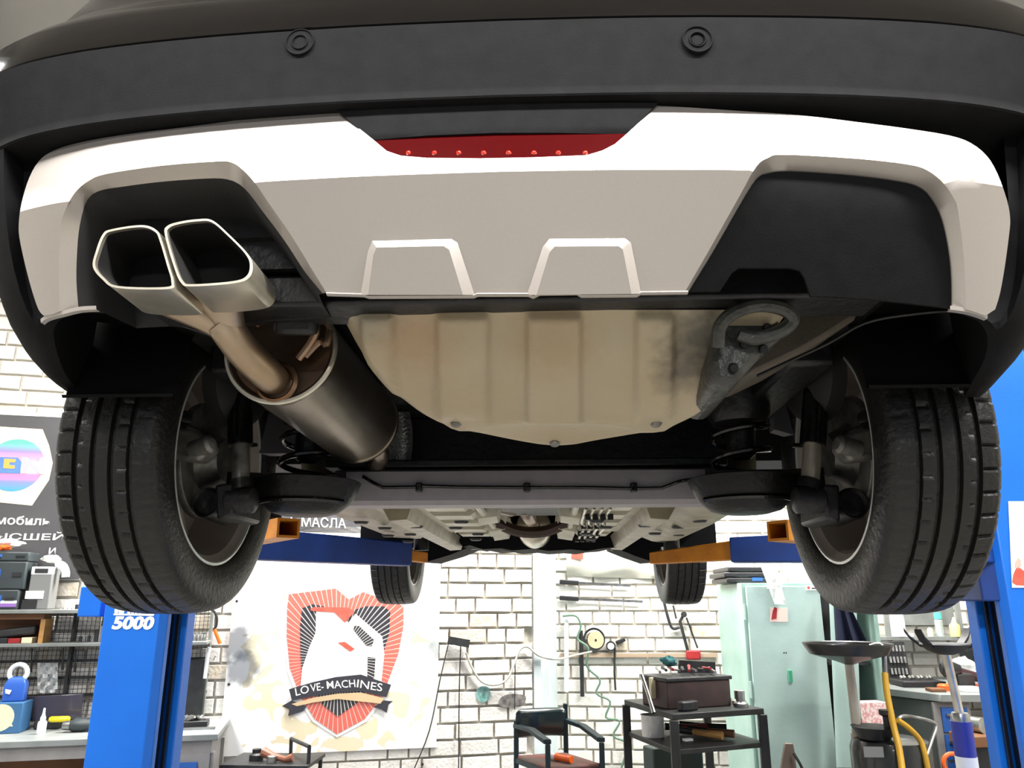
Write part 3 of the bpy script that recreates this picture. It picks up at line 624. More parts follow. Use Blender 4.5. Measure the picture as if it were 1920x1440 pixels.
# front subframe, splash shield and arch skirts
MB().prism([P(x, y, 3.45) for x, y in ((868, 1026), (880, 1022), (905, 1030), (940, 1028), (960, 1032), (1000, 1029), (1030, 1033), (1070, 1030), (1100, 1033), (1130, 1028), (1160, 1026), (1175, 1000), (1110, 985), (900, 985), (850, 1000))], (0, 1.4, .06)).build('front_subframe', m_liner, car)
for pl in (((770, 1000), (795, 1055), (845, 1040), (880, 1026), (870, 1000)), ((1250, 1000), (1228, 1055), (1190, 1042), (1155, 1028), (1160, 1000))): MB().prism([P(x, y, 3.75) for x, y in pl], (0, .6, .02)).build('splash_skirt', m_liner, car)
for sg in (-1, 1):
    MB().tube(sm([V(sg*.1, 3.95, CZ+.25), V(sg*.3, 3.98, CZ+.27), V(sg*.6, 4.2, CZ+.24)], 4), .03, 10).build('front_control_arm', m_black, car)
    rows = []
    for k in range(25):
        a = R(-8+k*(196/24)); rows.append([V(sg*x, 4.24-.37*math.cos(a), CZ+.295+.37*math.sin(a)) for x in (.88, .60)])
    MB().loft(rows).thicken((0, 0, .006)).build('front_arch_liner', m_liner, car)
# body shell
rows = []
for y in (1.32, 1.36, 1.5, 1.65, 1.8, 1.96, 2.02, 2.1, 2.6, 3.2, 3.8, 3.86, 4.0, 4.24, 4.5, 4.62, 4.7, 4.95, 5.05):
    lo_ = .42
    for cy in (1.65, 4.24):
        d = abs(y-cy)
        if d < .40: lo_ = max(lo_, .295+math.sqrt(max(0, .40**2-d*d)))
    k = 1-.05*max(0, (y-4.2)/.85)**2; top = 1.58-.12*((y-2.6)/1.3)**2 if y < 3.2 else max(1.02, 1.55-.75*(y-3.2)); sh = .92
    if y > 4.9: top -= .1*(y-4.9)/.15*2
    rows.append([V(sg*x*k, y, CZ+h) for sg, x, h in ((-1, .885, lo_), (-1, .89, max(lo_+.01, .7)), (-1, .86, max(sh, lo_+.05)), (-1, .70, max(sh+.02, top-.10)), (-1, .5, max(sh+.04, top)), (1, .5, max(sh+.04, top)), (1, .70, max(sh+.02, top-.10)), (1, .86, max(sh, lo_+.05)), (1, .89, max(lo_+.01, .7)), (1, .885, lo_))])
mb = MB().loft(rows); k = len(mb.v)-10; mb.f.append(tuple(k+i for i in range(10)))
mb.build('body_shell', m_paint, car, ang=50)

# ================================================================ LIFT
m_blue = mat('lift_blue', '#0d69d4', .40, col2='#116fdc', nscale=5, bump=.05, bscale=120)
m_bluedk = mat('lift_arm_blue', '#123a86', .45, col2='#0f2f6e', nscale=8, bump=.05)
m_orange = mat('lift_orange', '#d98a12', .45, col2='#b96d10', nscale=14, bump=.1)
m_wht = mat('white_print', '#f2f2ee', .5); m_greydk = mat('dark_grey_metal', '#3b3c3d', .5, metal=.4, col2='#2a2b2b', nscale=18)
m_grease = mat('greased_chain', '#10131c', .4, col2='#1b2030', nscale=30, stretch=(1, 1, .2))
def column(sg, xin, label, XO):
    t = thing('lift_column', label, 'car lift', (xin+sg*.1, 3.0, 0), 'two columns of the car lift')
    q = lambda a, y: V(xin+sg*a, y, 0)
    MB().prism([q(.21, 2.90), q(0, 2.90), q(-.022, 2.925), q(-.022, 2.955), q(.09, 2.955), q(.09, 3.07), q(-.03, 3.07), q(-.03, 3.14), q(.21, 3.14)], (0, 0, 2.75)).build('post', m_blue, t, bevel=.004)
    MB().box(q(.05, 3.012)+V(0, 0, 1.37), (.06, .10, 2.7)).build('chain_channel', m_grease, t)
    for y in (2.972, 3.05): MB().box(q(-.004, y)+V(0, 0, 1.37), (.012, .010, 2.7)).build('slide_rail', m_grease, t)
    MB().box(q(.09, 3.02)+V(0, 0, .012), (.5, .4, .024)).build('base_plate', m_blue, t, bevel=.004)
    MB().box(q(-.03, 3.02)+V(0, 0, CZ+.10), (.10, .20, .22)).build('carriage', m_bluedk, t, bevel=.006)
    return t
XL = P(299, 1150, 2.9).x; XR = P(1896, 1150, 2.9).x
cl = column(-1, XL, 'bright blue lift column marked 5000 under the left rear tyre', 0)
cr = column(1, XR, 'blue lift column at the right edge with a white jug sticker', 0)
q = lambda x, y: P(x, y, 2.899)
text('5000', q(209, 1180.5), q(288, 1181), q(212, 1155), m_wht, cl, bold=.05, shear=.15)
for x0, x1, y0 in ((214, 221, 1140), (222, 232, 1140), (238, 244, 1141), (245, 251, 1141), (252, 258, 1142), (259, 265, 1142), (266, 273, 1142), (274, 280, 1142), (281, 287, 1142)):
    MB().prism([q(x, y) for x, y in ((x0+1, 1150.5), (x1, 1150.5), (x1+1.5, 1146), (x1+1, y0+1), (x0+3, y0), (x0+1, y0+3))], (0, -.001, 0)).build('letter_fragment', m_wht, cl)
MB().prism([q(213, 1153.5), q(288, 1155), q(290, 1151), q(213, 1150.5)], (0, -.001, 0)).build('underline', m_wht, cl)
MB().box(P(186, 1128, 3.0), (.09, .12, .11)).build('control_box', m_blue, cl, bevel=.005)
m_redp = mat('faded_red_print', '#d8604e', .6, col2='#c94b3c', nscale=20)
st = MB().prism([q(1897, 1102), q(1990, 1102), q(1985, 940), q(1890, 940)], (0, -.002, 0)).build('sticker', m_wht, cr)
MB().prism([q(x, y)+V(0, -.0025, 0) for x, y in ((1897, 1092), (1899, 1078), (1903, 1068), (1908, 1062), (1918, 1070), (1932, 1074), (1936, 1088), (1925, 1098), (1905, 1097))], (0, -.001, 0)).build('sticker_jug', m_redp, st)
MB().prism([q(x, y)+V(0, -.0025, 0) for x, y in ((1902, 1064), (1903, 1054), (1908, 1046), (1913, 1050), (1914, 1060), (1910, 1066))], (0, -.001, 0)).build('sticker_jug_neck', mat('pale_red_print', '#e9b3a6', .6), st)
def rect_loft(a, b, ha, hb, w):     # tapering rectangular beam
    a = Vector(a); b = Vector(b); d = (b-a).normalized(); s_ = d.cross(V(0, 0, 1)).normalized(); mb = MB()
    return mb.loft([[p+s_*w*i/2+V(0, 0, h*j/2) for i, j in ((-1, -1), (1, -1), (1, 1), (-1, 1))] for p, h in ((a, ha), (b, hb))], close=True, caps=True)
def hollow(a, b, w, h, th):         # open rectangular tube, b is the open end
    a = Vector(a); b = Vector(b); d = (b-a).normalized(); s_ = d.cross(V(0, 0, 1)).normalized(); u = s_.cross(d); k = lambda p, ww, hh: [p+s_*ww*i/2+u*hh*j/2 for i, j in ((-1, -1), (1, -1), (1, 1), (-1, 1))]
    return MB().loft([k(a, w, h), k(b, w, h), k(b, w-th, h-th), k(a+d*.01, w-th, h-th)], close=True, caps=True)
for sg, t, xin, e in ((-1, cl, XL, [(452, 1012, 3.15), (765, 1040, 3.5), (797, 1046, 3.56)]), (1, cr, XR, [(1560, 1018, 3.12), (1371, 1032, 3.3), (1226, 1047, 3.55)])):
    a, b, c = [P(*k) for k in e]; pv = V(xin-sg*.04, 3.03, a.z-.01)
    rect_loft(pv, b, .135, .10, .11).build('swing_arm', m_bluedk, t, bevel=.006)
    MB().cyl(pv-V(0, 0, .08), pv+V(0, 0, .08), .05).build('arm_pivot', m_greydk, t)
    (rect_loft(b+(b-a)*-.3, c, .085, .05, .08) if sg > 0 else rect_loft(b+(b-a)*-.1, c, .05, .045, .06)).build('arm_extension', m_orange, t, bevel=.004)
    pd = c+(b-c)*.25+V(0, 0, .03); MB().lathe(pd, (0, 0, 1), [(0, 0), (.035, 0), (.035, .05), (.055, .06), (.055, .10), (0, .10)], 20).build('lift_pad', m_black, t)
    E_ = P(541, 990, 2.2) if sg < 0 else P(1458, 995, 2.2); pv2 = V(xin-sg*.04, 2.97, E_.z-.01); md = pv2.lerp(E_, .45)
    rect_loft(pv2, md, .10, .085, .11).build('swing_arm', m_bluedk, t, bevel=.006)
    hollow(pv2.lerp(E_, .2), E_, .068, .055, .014).build('arm_extension', m_orange, t)
    pd = pv2.lerp(E_, .86)+V(0, 0, .03); MB().lathe(pd, (0, 0, 1), [(0, 0), (.03, 0), (.03, .02), (.05, .03), (.05, .06), (0, .06)], 20).build('lift_pad', m_black, t)

# ================================================================ POSTERS ON THE TURNED WALL
def uv_mat(name, base, rough=.5, spots=(), flame=None, rays=None, coat=0, globe=None):
    """flat print on the turned wall: spots = (px, py, radius_m, colour, strength) painted-in reflections"""
    m = bpy.data.materials.new(name); m.use_nodes = True; nt = m.node_tree; b = nt.nodes['Principled BSDF']; b.inputs['Roughness'].default_value = rough; b.inputs['Coat Weight'].default_value = coat
    N = nt.nodes.new; K = nt.links.new
    pos = N('ShaderNodeNewGeometry').outputs['Position']
    def math_(op, a, c=None, d=None):
        n = N('ShaderNodeMath'); n.operation = op
        for i, v in enumerate((a, c, d)):
            if v is None: continue
            if isinstance(v, (int, float)): n.inputs[i].default_value = v
            else: K(v, n.inputs[i])
        return n.outputs[0]
    def dist(c):
        n = N('ShaderNodeVectorMath'); n.operation = 'DISTANCE'; K(pos, n.inputs[0]); n.inputs[1].default_value = c; return n.outputs['Value']
    def mix(f, a, c):
        n = N('ShaderNodeMix'); n.data_type = 'RGBA'
        K(f, n.inputs[0])
        for i, v in ((6, a), (7, c)):
            if isinstance(v, tuple): n.inputs[i].default_value = v
            else: K(v, n.inputs[i])
        return n.outputs[2]
    def noise(s, d=3, dis=0):
        n = N('ShaderNodeTexNoise'); n.inputs['Scale'].default_value = s; n.inputs['Detail'].default_value = d; n.inputs['Distortion'].default_value = dis; K(pos, n.inputs['Vector']); return n.outputs['Fac']
    col = lin(base)
    if flame:
        c, r0, r1, fc = flame; d = dist(c); f = math_('SUBTRACT', noise(5.5, 1.2, 1.6), math_('MULTIPLY', math_('ABSOLUTE', math_('SUBTRACT', d, (r0+r1)/2)), .55/(r1-r0)))
        col = mix(math_('GREATER_THAN', f, .47), col, lin(fc))
    if rays:
        c, cols, n_ = rays; sx = N('ShaderNodeVectorMath'); sx.operation = 'SUBTRACT'; K(pos, sx.inputs[0]); sx.inputs[1].default_value = c
        du = N('ShaderNodeVectorMath'); du.operation = 'DOT_PRODUCT'; K(sx.outputs[0], du.inputs[0]); du.inputs[1].default_value = WU
        sp = N('ShaderNodeSeparateXYZ'); K(sx.outputs[0], sp.inputs[0])
        an = math_('MULTIPLY', math_('ARCTAN2', sp.outputs['Z'], du.outputs['Value']), n_/(2*PI)); fr = math_('FRACT', an)
        col = mix(math_('GREATER_THAN', fr, rays[1][1]), lin(cols[0]), lin(cols[2]))
    if globe:
        c, r_ = globe; sx = N('ShaderNodeVectorMath'); sx.operation = 'SUBTRACT'; K(pos, sx.inputs[0]); sx.inputs[1].default_value = c
        sp = N('ShaderNodeSeparateXYZ'); K(sx.outputs[0], sp.inputs[0]); rp = N('ShaderNodeValToRGB')
        K(math_('MULTIPLY_ADD', sp.outputs['Z'], .5/r_, .5), rp.inputs[0])
        E_ = rp.color_ramp.elements; E_[0].color = lin('#3f9be0'); E_[1].color = lin('#5ec0a0'); E_[1].position = .93
        for p_, h_ in ((.18, '#7b86d8'), (.32, '#e77fa8'), (.42, '#f4e3ea'), (.62, '#e79aa8'), (.76, '#8f80c8')):
            e = E_.new(p_); e.color = lin(h_)
        col = rp.outputs[0]
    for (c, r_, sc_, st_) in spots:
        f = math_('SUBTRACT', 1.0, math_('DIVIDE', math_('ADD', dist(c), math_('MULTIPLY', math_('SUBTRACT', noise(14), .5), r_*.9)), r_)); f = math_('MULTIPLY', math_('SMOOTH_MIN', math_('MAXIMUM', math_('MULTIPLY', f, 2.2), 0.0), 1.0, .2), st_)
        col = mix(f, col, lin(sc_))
    if isinstance(col, tuple): b.inputs['Base Color'].default_value = col
    else: K(col, b.inputs['Base Color'])
    MATS[name] = m; return m
def flat(pts, off, m, name, parent, dep=.0012): return MB().prism([PL(x, y, off) for x, y in pts], WN*dep).build(name, m, parent)
def wrect(x0, x1, z0, z1, off, dep, name, m, parent=None, bevel=0):
    """box on the turned wall between two pixels columns (at mid height) and two heights"""
    pm = (z0+z1)/2
    c = WA+WN*(off-dep/2)
    u0 = (PL(x0[0], x0[1], off)-WA).dot(WU); u1 = (PL(x1[0], x1[1], off)-WA).dot(WU)
    return MB().box(WA+WU*(u0+u1)/2+WN*(off-dep/2)+V(0, 0, pm), (u1-u0, dep, z1-z0), rz=WT).build(name, m, parent, bevel=bevel)
m_ban = mat('banner_grey', '#4b4a4c', .5, col2='#434244', nscale=3); m_cream = mat('banner_cream', '#efe3c2', .5, col2='#e4d2a8', nscale=3)
# banner with the globe
bA = wrect((-80, 900), (175, 900), PL(105, 1086, .012).z, PL(60, 782, .012).z, .045, .018, 'wall_banner', m_ban); tag(bA, 'dark grey banner with a colourful globe on cream, beside the left tyre', 'banner')
wrect((-82, 900), (177, 900), PL(60, 782, .012).z, PL(60, 782, .012).z+.022, .047, .022, 'banner_rail', m_wht, bA)
flat([(-60, 796), (80, 805), (92, 835), (99, 868), (92, 900), (60, 948), (-60, 936)], .046, m_cream, 'cream_field', bA)
gc = PL(28, 872, .048); gr = (PL(83, 872, .048)-gc).length
m_globe = uv_mat('globe_print', '#ffffff', globe=(gc, gr))
MB().prism([gc+WU*gr*math.cos(a)+V(0, 0, gr*math.sin(a)) for a in [2*PI*i/40 for i in range(40)]], WN*.001).build('globe', m_globe, bA)
flat([(-30, 856), (34, 858), (40, 866), (38, 888), (-30, 886)], .050, mat('logo_blue', '#5b87b8', .5, col2='#4a6fd0', nscale=6), 'logo_block', bA)
flat([(8, 860), (30, 861), (28, 867), (18, 867), (17, 872), (28, 873), (27, 879), (6, 878)], .0515, mat('logo_orange', '#eda04e', .5), 'logo_letter', bA)
m_lgrey = mat('logo_grey', '#a7a8b2', .5)
flat([(40, 857), (52, 858), (70, 876), (75, 858), (84, 858), (84, 890), (74, 889), (54, 871), (50, 888), (40, 888)], .050, m_lgrey, 'logo_letter', bA)
text('мобиль', PL(-8, 983, .046), PL(93, 985.5, .046), PL(-8, 966, .046), m_wht, bA, bold=.012, shear=.1)
text('ВЫСШЕЙ', PL(-38, 1012, .046), PL(122, 1013, .046), PL(-38, 996, .046), m_wht, bA, bold=.012, shear=.1)
text('И', PL(91, 1039, .046), PL(105, 1039, .046), PL(91, 1027, .046), m_wht, bA, bold=.012, shear=.1)
bB = wrect((440, 950), (735, 950), PL(640, 1000, .012).z, PL(600, 860, .012).z, .03, .016, 'wall_banner', m_ban); tag(bB, 'dark grey banner lettered МАСЛА seen between the car and the lift arm', 'banner')
text('Е МАСЛА', PL(545, 986, .031), PL(649, 991, .031), PL(545, 967, .031), m_wht, bB, bold=.008)
# the big white board with the shield
zc = PL(632, 1240, .03)
sp = [((PL(440, 1205, .03)), .14, '#3f4646', .75), (PL(455, 1255, .03), .13, '#4a5054', .75), (PL(830, 1215, .03), .13, '#55666a', .55), (PL(790, 1208, .03), .10, '#7b8c90', .45), (PL(800, 1285, .03), .08, '#9a94b8', .4), (PL(410, 1175, .03), .05, '#3f4646', .5)]  # grey blotches: reflections in the glossy board, painted into its colour
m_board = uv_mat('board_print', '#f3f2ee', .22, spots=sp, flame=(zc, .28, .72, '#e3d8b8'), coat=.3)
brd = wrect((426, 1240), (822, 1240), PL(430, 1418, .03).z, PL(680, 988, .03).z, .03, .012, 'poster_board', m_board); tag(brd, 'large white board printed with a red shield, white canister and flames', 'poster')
C2 = lambda l: [(400+x/3, 960+y/3) for x, y in l]
m_pw = mat('poster_white', '#f4f2ee', .3, coat=.3)
rayc = PL(632, 1235, .035)
m_pred = uv_mat('poster_red', '#d9776a', .3, rays=(rayc, ('#d26a5c', .86, '#eec3b9'), 84)); m_pdk = uv_mat('poster_dark', '#3c3c40', .3, rays=(rayc, ('#37373b', .80, '#d8d2ca'), 84)); m_ptan = mat('poster_tan', '#cdb48d', .4)
flat(sm(C2([(405, 450), (560, 418), (700, 414), (765, 475), (840, 436), (1085, 520), (1085, 640), (1060, 790), (1010, 920), (960, 1060), (860, 1180), (697, 1268), (560, 1180), (470, 1040), (418, 900), (398, 700)]), 1, True), .0312, m_pw, 'shield_border', brd)
flat(C2([(425, 462), (690, 430), (762, 492), (842, 450), (1070, 528), (1070, 640), (1040, 800), (950, 1040), (850, 1165), (695, 1250), (570, 1165), (490, 1040), (430, 880), (412, 700), (415, 540)]), .0328, m_pred, 'shield_band', brd)
flat(C2([(500, 540), (560, 518), (620, 530), (700, 600), (790, 550), (860, 530), (960, 530), (995, 560), (990, 680), (960, 780), (930, 930), (800, 1080), (700, 1150), (610, 1080), (500, 930), (490, 800), (488, 640)]), .0344, m_pdk, 'shield_field', brd)
flat(sm(C2([(578, 560), (680, 565), (760, 622), (800, 572), (950, 700), (962, 800), (945, 960), (860, 1000), (490, 985), (500, 880), (540, 760), (575, 680)]), 1, True), .036, m_pw, 'canister', brd)
flat(C2([(545, 543), (570, 535), (760, 537), (796, 560), (740, 622), (680, 565), (550, 556)]), .0376, m_redp, 'canister_cap', brd)
flat(C2([(790, 640), (820, 640), (905, 720), (890, 755), (860, 750), (790, 665)]), .0376, m_pdk, 'handle_hole', brd)
flat(C2([(868, 815), (912, 820), (905, 935), (866, 935)]), .0376, m_pdk, 'side_window', brd)
flat(C2([(700, 735), (740, 730), (795, 770), (770, 785)]), .0376, m_redp, 'canister_mark', brd)
m_rib = mat('ribbon_dark', '#37373d', .35, coat=.2)
flat(C2([(385, 1092), (440, 1060), (525, 1092), (505, 1120), (420, 1147), (428, 1110)]), .0376, m_rib, 'ribbon_tail', brd); flat(C2([(900, 1098), (960, 1060), (1010, 1064), (985, 1085), (975, 1130), (945, 1110)]), .0376, m_rib, 'ribbon_tail', brd)
flat(C2([(440, 1080), (560, 1045), (700, 1022), (830, 1015), (962, 1048), (940, 1078), (700, 1052), (560, 1072), (470, 1092)]), .0384, m_ptan, 'ribbon_back', brd)
flat(C2([(425, 997), (560, 957), (690, 928), (830, 914), (1000, 972), (974, 1042), (830, 1008), (690, 1014), (560, 1036), (442, 1062)]), .0394, m_rib, 'ribbon', brd)
for s_, a, b, c in (('LO', (465, 1035), (540, 1015), (458, 992)), ('VE-', (548, 1012), (622, 1000), (543, 970)), ('MACH', (640, 995), (800, 985), (636, 952)), ('INES', (806, 986), (948, 1010), (812, 942))):
    text(s_, *[PL(*C2([k])[0], .0408) for k in (a, b, c)], m_wht, brd, bold=.004, depth=.0008)
for x, y in ((444, 1127), (429, 1283), (418, 1366), (792, 1433)): MB().lathe(PL(x, y, .03), WN, [(0, .006), (.008, .004), (.009, 0)], 8).build('screw', m_greydk, brd)
# stains sprayed on the brickwork and on the pale strip
def paint_patch(name, pts, off, m, label, plane=PL, n=WN):
    o = MB().prism([plane(x, y, off) for x, y in sm(pts, 4, True)], n*.002).build(name, m); return tag(o, label, 'paint mark')
m_teal = mat('teal_spray', '#3d7f78', .8, col2='#9fc4bf', nscale=40); m_spray = mat('black_spray', '#4a4644', .8, col2='#8d8984', nscale=30)
paint_patch('paint_mark', [(895, 1292), (908, 1286), (918, 1292), (917, 1310), (905, 1317), (894, 1310)], .026, m_teal, 'teal spray mark on the white bricks left of the pale strip')
paint_patch('paint_mark', [(935, 1315), (945, 1304), (965, 1301), (985, 1305), (982, 1318), (962, 1325), (940, 1325)], .026, m_spray, 'dark spray smear on the white bricks above the chair')

# ================================================================ LEFT WORKBENCH AND SHELVES
m_bench = mat('bench_grey', '#8d9290', .5, col2='#7a7f7d', nscale=7); m_steelgrey = mat('painted_steel', '#8f8d8a', .45, col2='#7e7c79', nscale=9)
m_shelf = mat('shelf_grey', '#8b8f8b', .5, metal=.2, col2='#747874', nscale=9); m_wood = mat('pale_wood', '#b98b52', .6, col2='#a5773f', nscale=5, stretch=(1, 1, 6)); m_woodd = mat('brown_wood', '#6d472c', .6, col2='#7d5534', nscale=6)
m_blk = mat('black_plastic', '#1c1d1f', .45, col2='#232426', nscale=12); m_dkgreen = mat('dark_case', '#343d3f', .5, col2='#2b3234', nscale=8); m_grey = mat('mid_grey', '#777876', .5)
m_white = mat('white_plastic', '#eceeee', .4); m_bag = mat('clear_bag', '#d9dcda', .18, col2='#eef0ee', nscale=18, alpha=.55, bump=.8, bscale=35); m_bagw = mat('white_bag', '#dcdad2', .35, bump=.9, bscale=40, col2='#efeee9', nscale=20)
m_bluep = mat('blue_plastic', '#2f5fb8', .35); m_bluebox = mat('blue_carton', '#35648f', .6); m_cre = mat('cream_print', '#e4d8b4', .6); m_yel = mat('yellow_plastic', '#e6cf1c', .4); m_org = mat('orange_plastic', '#e8621e', .4); m_redpl = mat('red_paint', '#a3262a', .45, col2='#8a1f22', nscale=12)
m_met = mat('bare_steel', '#b9b9b6', .3, metal=.9, col2='#8a8a86', nscale=20); m_bluedr = mat('drawer_blue', '#2b5fae', .45, col2='#2856a0', nscale=8); m_purple = mat('purple_strip', '#8c62b0', .5)
OB = .62; ZB = PL(100, 1387, OB).z
def wp(px, py, off): return PL(px, py, off)
def wmb(u0, u1, off0, off1, z0, z1): return MB().box(WA+WU*(u0+u1)/2+WN*(off0+off1)/2+V(0, 0, (z0+z1)/2), (u1-u0, abs(off1-off0), z1-z0), rz=WT)
def U(px, py, off): return (PL(px, py, off)-WA).dot(WU)
uL = U(-120, 1400, OB); uR = U(409, 1378, OB)
t = thing('workbench', 'long grey workbench under the wire mesh, running behind the left column', 'workbench', WA+WU*(uL+uR)/2+WN*.3)
wmb(uL, uR, .03, OB, ZB-.035, ZB).build('worktop', m_bench, t, bevel=.005)
wmb(uL, uR-.03, .05, OB-.02, ZB-.10, ZB-.035).build('apron', m_steelgrey, t)
for u in (uL+.1, uL+.9, uR-.62, uR-.04): wmb(u-.025, u+.025, OB-.08, OB-.03, 0, ZB-.1).build('leg', m_steelgrey, t); 
for u in (uL+.1, uR-.04): wmb(u-.025, u+.025, .05, .1, 0, ZB-.1).build('leg', m_steelgrey, t)
wmb(uL, uR-.62, .06, .09, .25, ZB-.1).build('back_panel', m_woodd, t)
u1 = uR-.035; u0 = u1-.52
cb = wmb(u0, u1, .08, OB-.015, .1, ZB-.10).build('drawer_cabinet', m_steelgrey, t)
for k in range(3): d = wmb(u0+.04, u1-.06, OB-.015, OB-.003, ZB-.30-.2*k, ZB-.14-.2*k).build('drawer', m_bluedr, cb); wmb(u0+.2, u1-.22, OB-.003, OB+.01, ZB-.21-.2*k, ZB-.195-.2*k).build('drawer_handle', m_met, d)
# wire mesh rack on the wall with two shelves
ul, ur = U(-40, 1240, .07), U(392, 1240, .07); z0, z1 = ZB+.05, PL(100, 1140, .07).z
t = thing('mesh_rack', 'wall rack of square wire mesh with two long grey shelves', 'rack', WA+WU*(ul+ur)/2+V(0, 0, z0))
mb = MB(); u = ul
while u < ur: mb.bar(WA+WU*u+WN*.07+V(0, 0, z0), WA+WU*u+WN*.07+V(0, 0, z1), .0022); u += .024
z = z0
while z < z1: mb.bar(WA+WU*ul+WN*.073+V(0, 0, z), WA+WU*ur+WN*.073+V(0, 0, z), .0022); z += .024
g = mb.build('wire_mesh', m_greydk, t); g['kind'] = 'stuff'
for px in (-30, 130, 389): u = U(px, 1240, .07); wmb(u-.008, u+.008, .03, .085, z0-.04, z1+.02).build('upright', m_shelf if px > 300 else m_greydk, t)
for py in (1240, 1272, 1305): zz = PL(120, py, .09).z; wmb(ul, ur, .03, .065, zz-.007, zz+.007).build('cross_rail', m_greydk, t)
ZS1 = PL(100, 1143, .30).z; ZS2 = PL(100, 1206, .26).z
uS = U(232, 1146, .3)
wmb(ul-.3, uS, .03, .30, ZS1-.022, ZS1).build('shelf', m_shelf, t, bevel=.003); wmb(ul-.3, ur-.0, .03, .26, ZS2-.02, ZS2).build('shelf', m_shelf, t, bevel=.003)
def item(px0, py0, px1, z, off, dep, hgt=None):
    """box standing at height z in front of the turned wall"""
    u0 = U(px0, py0, off); u1 = U(px1, py0, off); h = hgt if hgt else max(.02, PL((px0+px1)/2, py0, off).z-z)
    return u0, u1, off-dep, off, z+.0005, z+h
# cases and bags on the top shelf
for i, (y0, y1, lb, mm) in enumerate(((1105, 1143, 'lowest dark tool case of the stack on the top shelf, with a purple strip', m_dkgreen), (1052, 1105, 'middle dark tool case of the stack on the top shelf', m_dkgreen), (1034, 1052, 'topmost flat dark case of the stack on the top shelf', m_dkgreen))):
    xr = (37, 52, 56)[i]; zt = PL(20, y0, .28).z; zb = ZS1+.0005 if i == 0 else prev; prev = zt
    u0, u1 = U(-60, y0, .28), U(xr, y0, .28)
    c = wmb(u0, u1, .10, .28, zb, zt-.001).build('tool_case', mm, bevel=.008); tag(c, lb, 'tool case', 'stack of dark tool cases')
    if i == 0: wmb(u0, u1-.005, .28, .283, zb+.015, zb+.032).build('stripe', m_purple, c); wmb(u0, u1-.005, .28, .2825, zb+.034, zb+.05).build('stripe', m_white, c)
    wmb(u0+.12, u0+.18, .28, .29, zb+.4*(zt-zb), zb+.7*(zt-zb)).build('latch', m_bluedr, c); wmb(u1-.07, u1-.02, .28, .288, zb+.45*(zt-zb), zb+.6*(zt-zb)).build('latch', m_blk, c)
u0, u1, a, b, z0_, z1_ = item(60, 1063, 101, ZS1, .25, .14)
bx_ = wmb(u0, u1, a, b, z0_, z1_).build('battery_box', m_grey, bevel=.006); tag(bx_, 'grey box with a white label and terminals, right of the dark cases', 'box')
wmb(u0, u1, a, b+.002, z1_-.045, z1_+.001).build('lid', m_white, bx_, bevel=.004); wmb(u0+.02, u0+.09, b, b+.006, z1_-.035, z1_-.01).build('terminal', m_greydk, bx_); wmb(u0-.01, u0+.085, b, b+.004, z0_+.06, z0_+.105).build('label_tag', m_white, bx_); wmb(u0-.02, u1-.06, b, b+.01, z0_, z0_+.055).build('base', m_blk, bx_)
def crumple(c, r, m, name, label, cat, seed, flat_=.7, ax=(1, 1, 1)):
    rd = random.Random(seed); mb = MB(); n, k = 14, 10; ph = [rd.uniform(0, 6) for _ in range(6)]
    for i in range(k+1):
        th = PI*i/k; rw = []
        for j in range(n):
            a = 2*PI*j/n; q_ = 1+.18*math.sin(3*a+ph[0]+2*th)+.12*math.sin(5*a+ph[1]-3*th)+rd.uniform(-.09, .09)
            rw.append(Vector(c)+V(r*ax[0]*math.sin(th)*math.cos(a)*q_, r*ax[1]*math.sin(th)*math.sin(a)*q_, r*ax[2]*flat_*math.cos(th)*q_))
        mb.loft([rw, rw]) if False else mb.v.extend(rw)
    for i in range(k):
        for j in range(n): mb.f.append((i*n+j, i*n+(j+1) % n, (i+1)*n+(j+1) % n, (i+1)*n+j))
    o = mb.build(name, m, ang=180 if False else 20); return tag(o, label, cat)
crumple(PL(97, 1048, .18), .045, m_bagw, 'plastic_bag', 'crumpled white plastic bag lying on the grey box', 'bag', 3, .5, (1.2, .8, .9))
crumple(PL(14, 1019, .18), .06, m_bagw, 'plastic_bag', 'crumpled white bag with an orange print on the topmost dark case', 'bag', 5, .5, (1.4, .8, .8))
crumple(PL(6, 1027, .262), .035, m_org, 'orange_rag', 'small orange rag on the topmost dark case', 'rag', 8, .5, (1.4, .8, .8))
o = MB().tube(sm([PL(105, 1058, .20), PL(112, 1058, .20), PL(119, 1062, .20), PL(123, 1072, .20), PL(123, 1082, .20)], 4), .022, 10).build('plastic_elbow', m_white); tag(o, 'white curved plastic elbow right of the grey box', 'pipe elbow')
# wooden crate shelf and oddments on the second shelf
t = thing('wooden_crate', 'open wooden crate on the second shelf, below the dark cases', 'crate', PL(30, 1205, .24))
wmb(U(-60, 1150, .24), U(84, 1150, .24), .10, .24, ZS1-.055, ZS1-.025).build('board', m_woodd, t); wmb(U(74, 1180, .24), U(83, 1180, .24), .10, .24, ZS2+.0005, ZS1-.055).build('side_board', m_wood, t); wmb(U(-60, 1180, .24), U(74, 1180, .24), .092, .10, ZS2+.0005, ZS1-.055).build('back_board', m_woodd, t)
for x0, x1, h, mm, lb in ((-20, 14, .03, m_blk, 'small dark box on the second shelf at the left edge'), (15, 38, .028, m_redpl, 'small red and white box in the wooden crate'), (40, 60, .032, m_cre, 'small cream box in the wooden crate')):
    o = wmb(U(x0, 1200, .235), U(x1, 1200, .235), .15, .235, ZS2+.0005, ZS2+h).build('small_box', mm, bevel=.002); tag(o, lb, 'box', 'little boxes in the wooden crate')
o = MB().box(PL(30, 1185, .17), (.22, .10, .05), rz=.4, ry=-.12).build('grey_tool', m_greydk, bevel=.012); tag(o, 'dark grey hand tool lying in the wooden crate', 'tool')
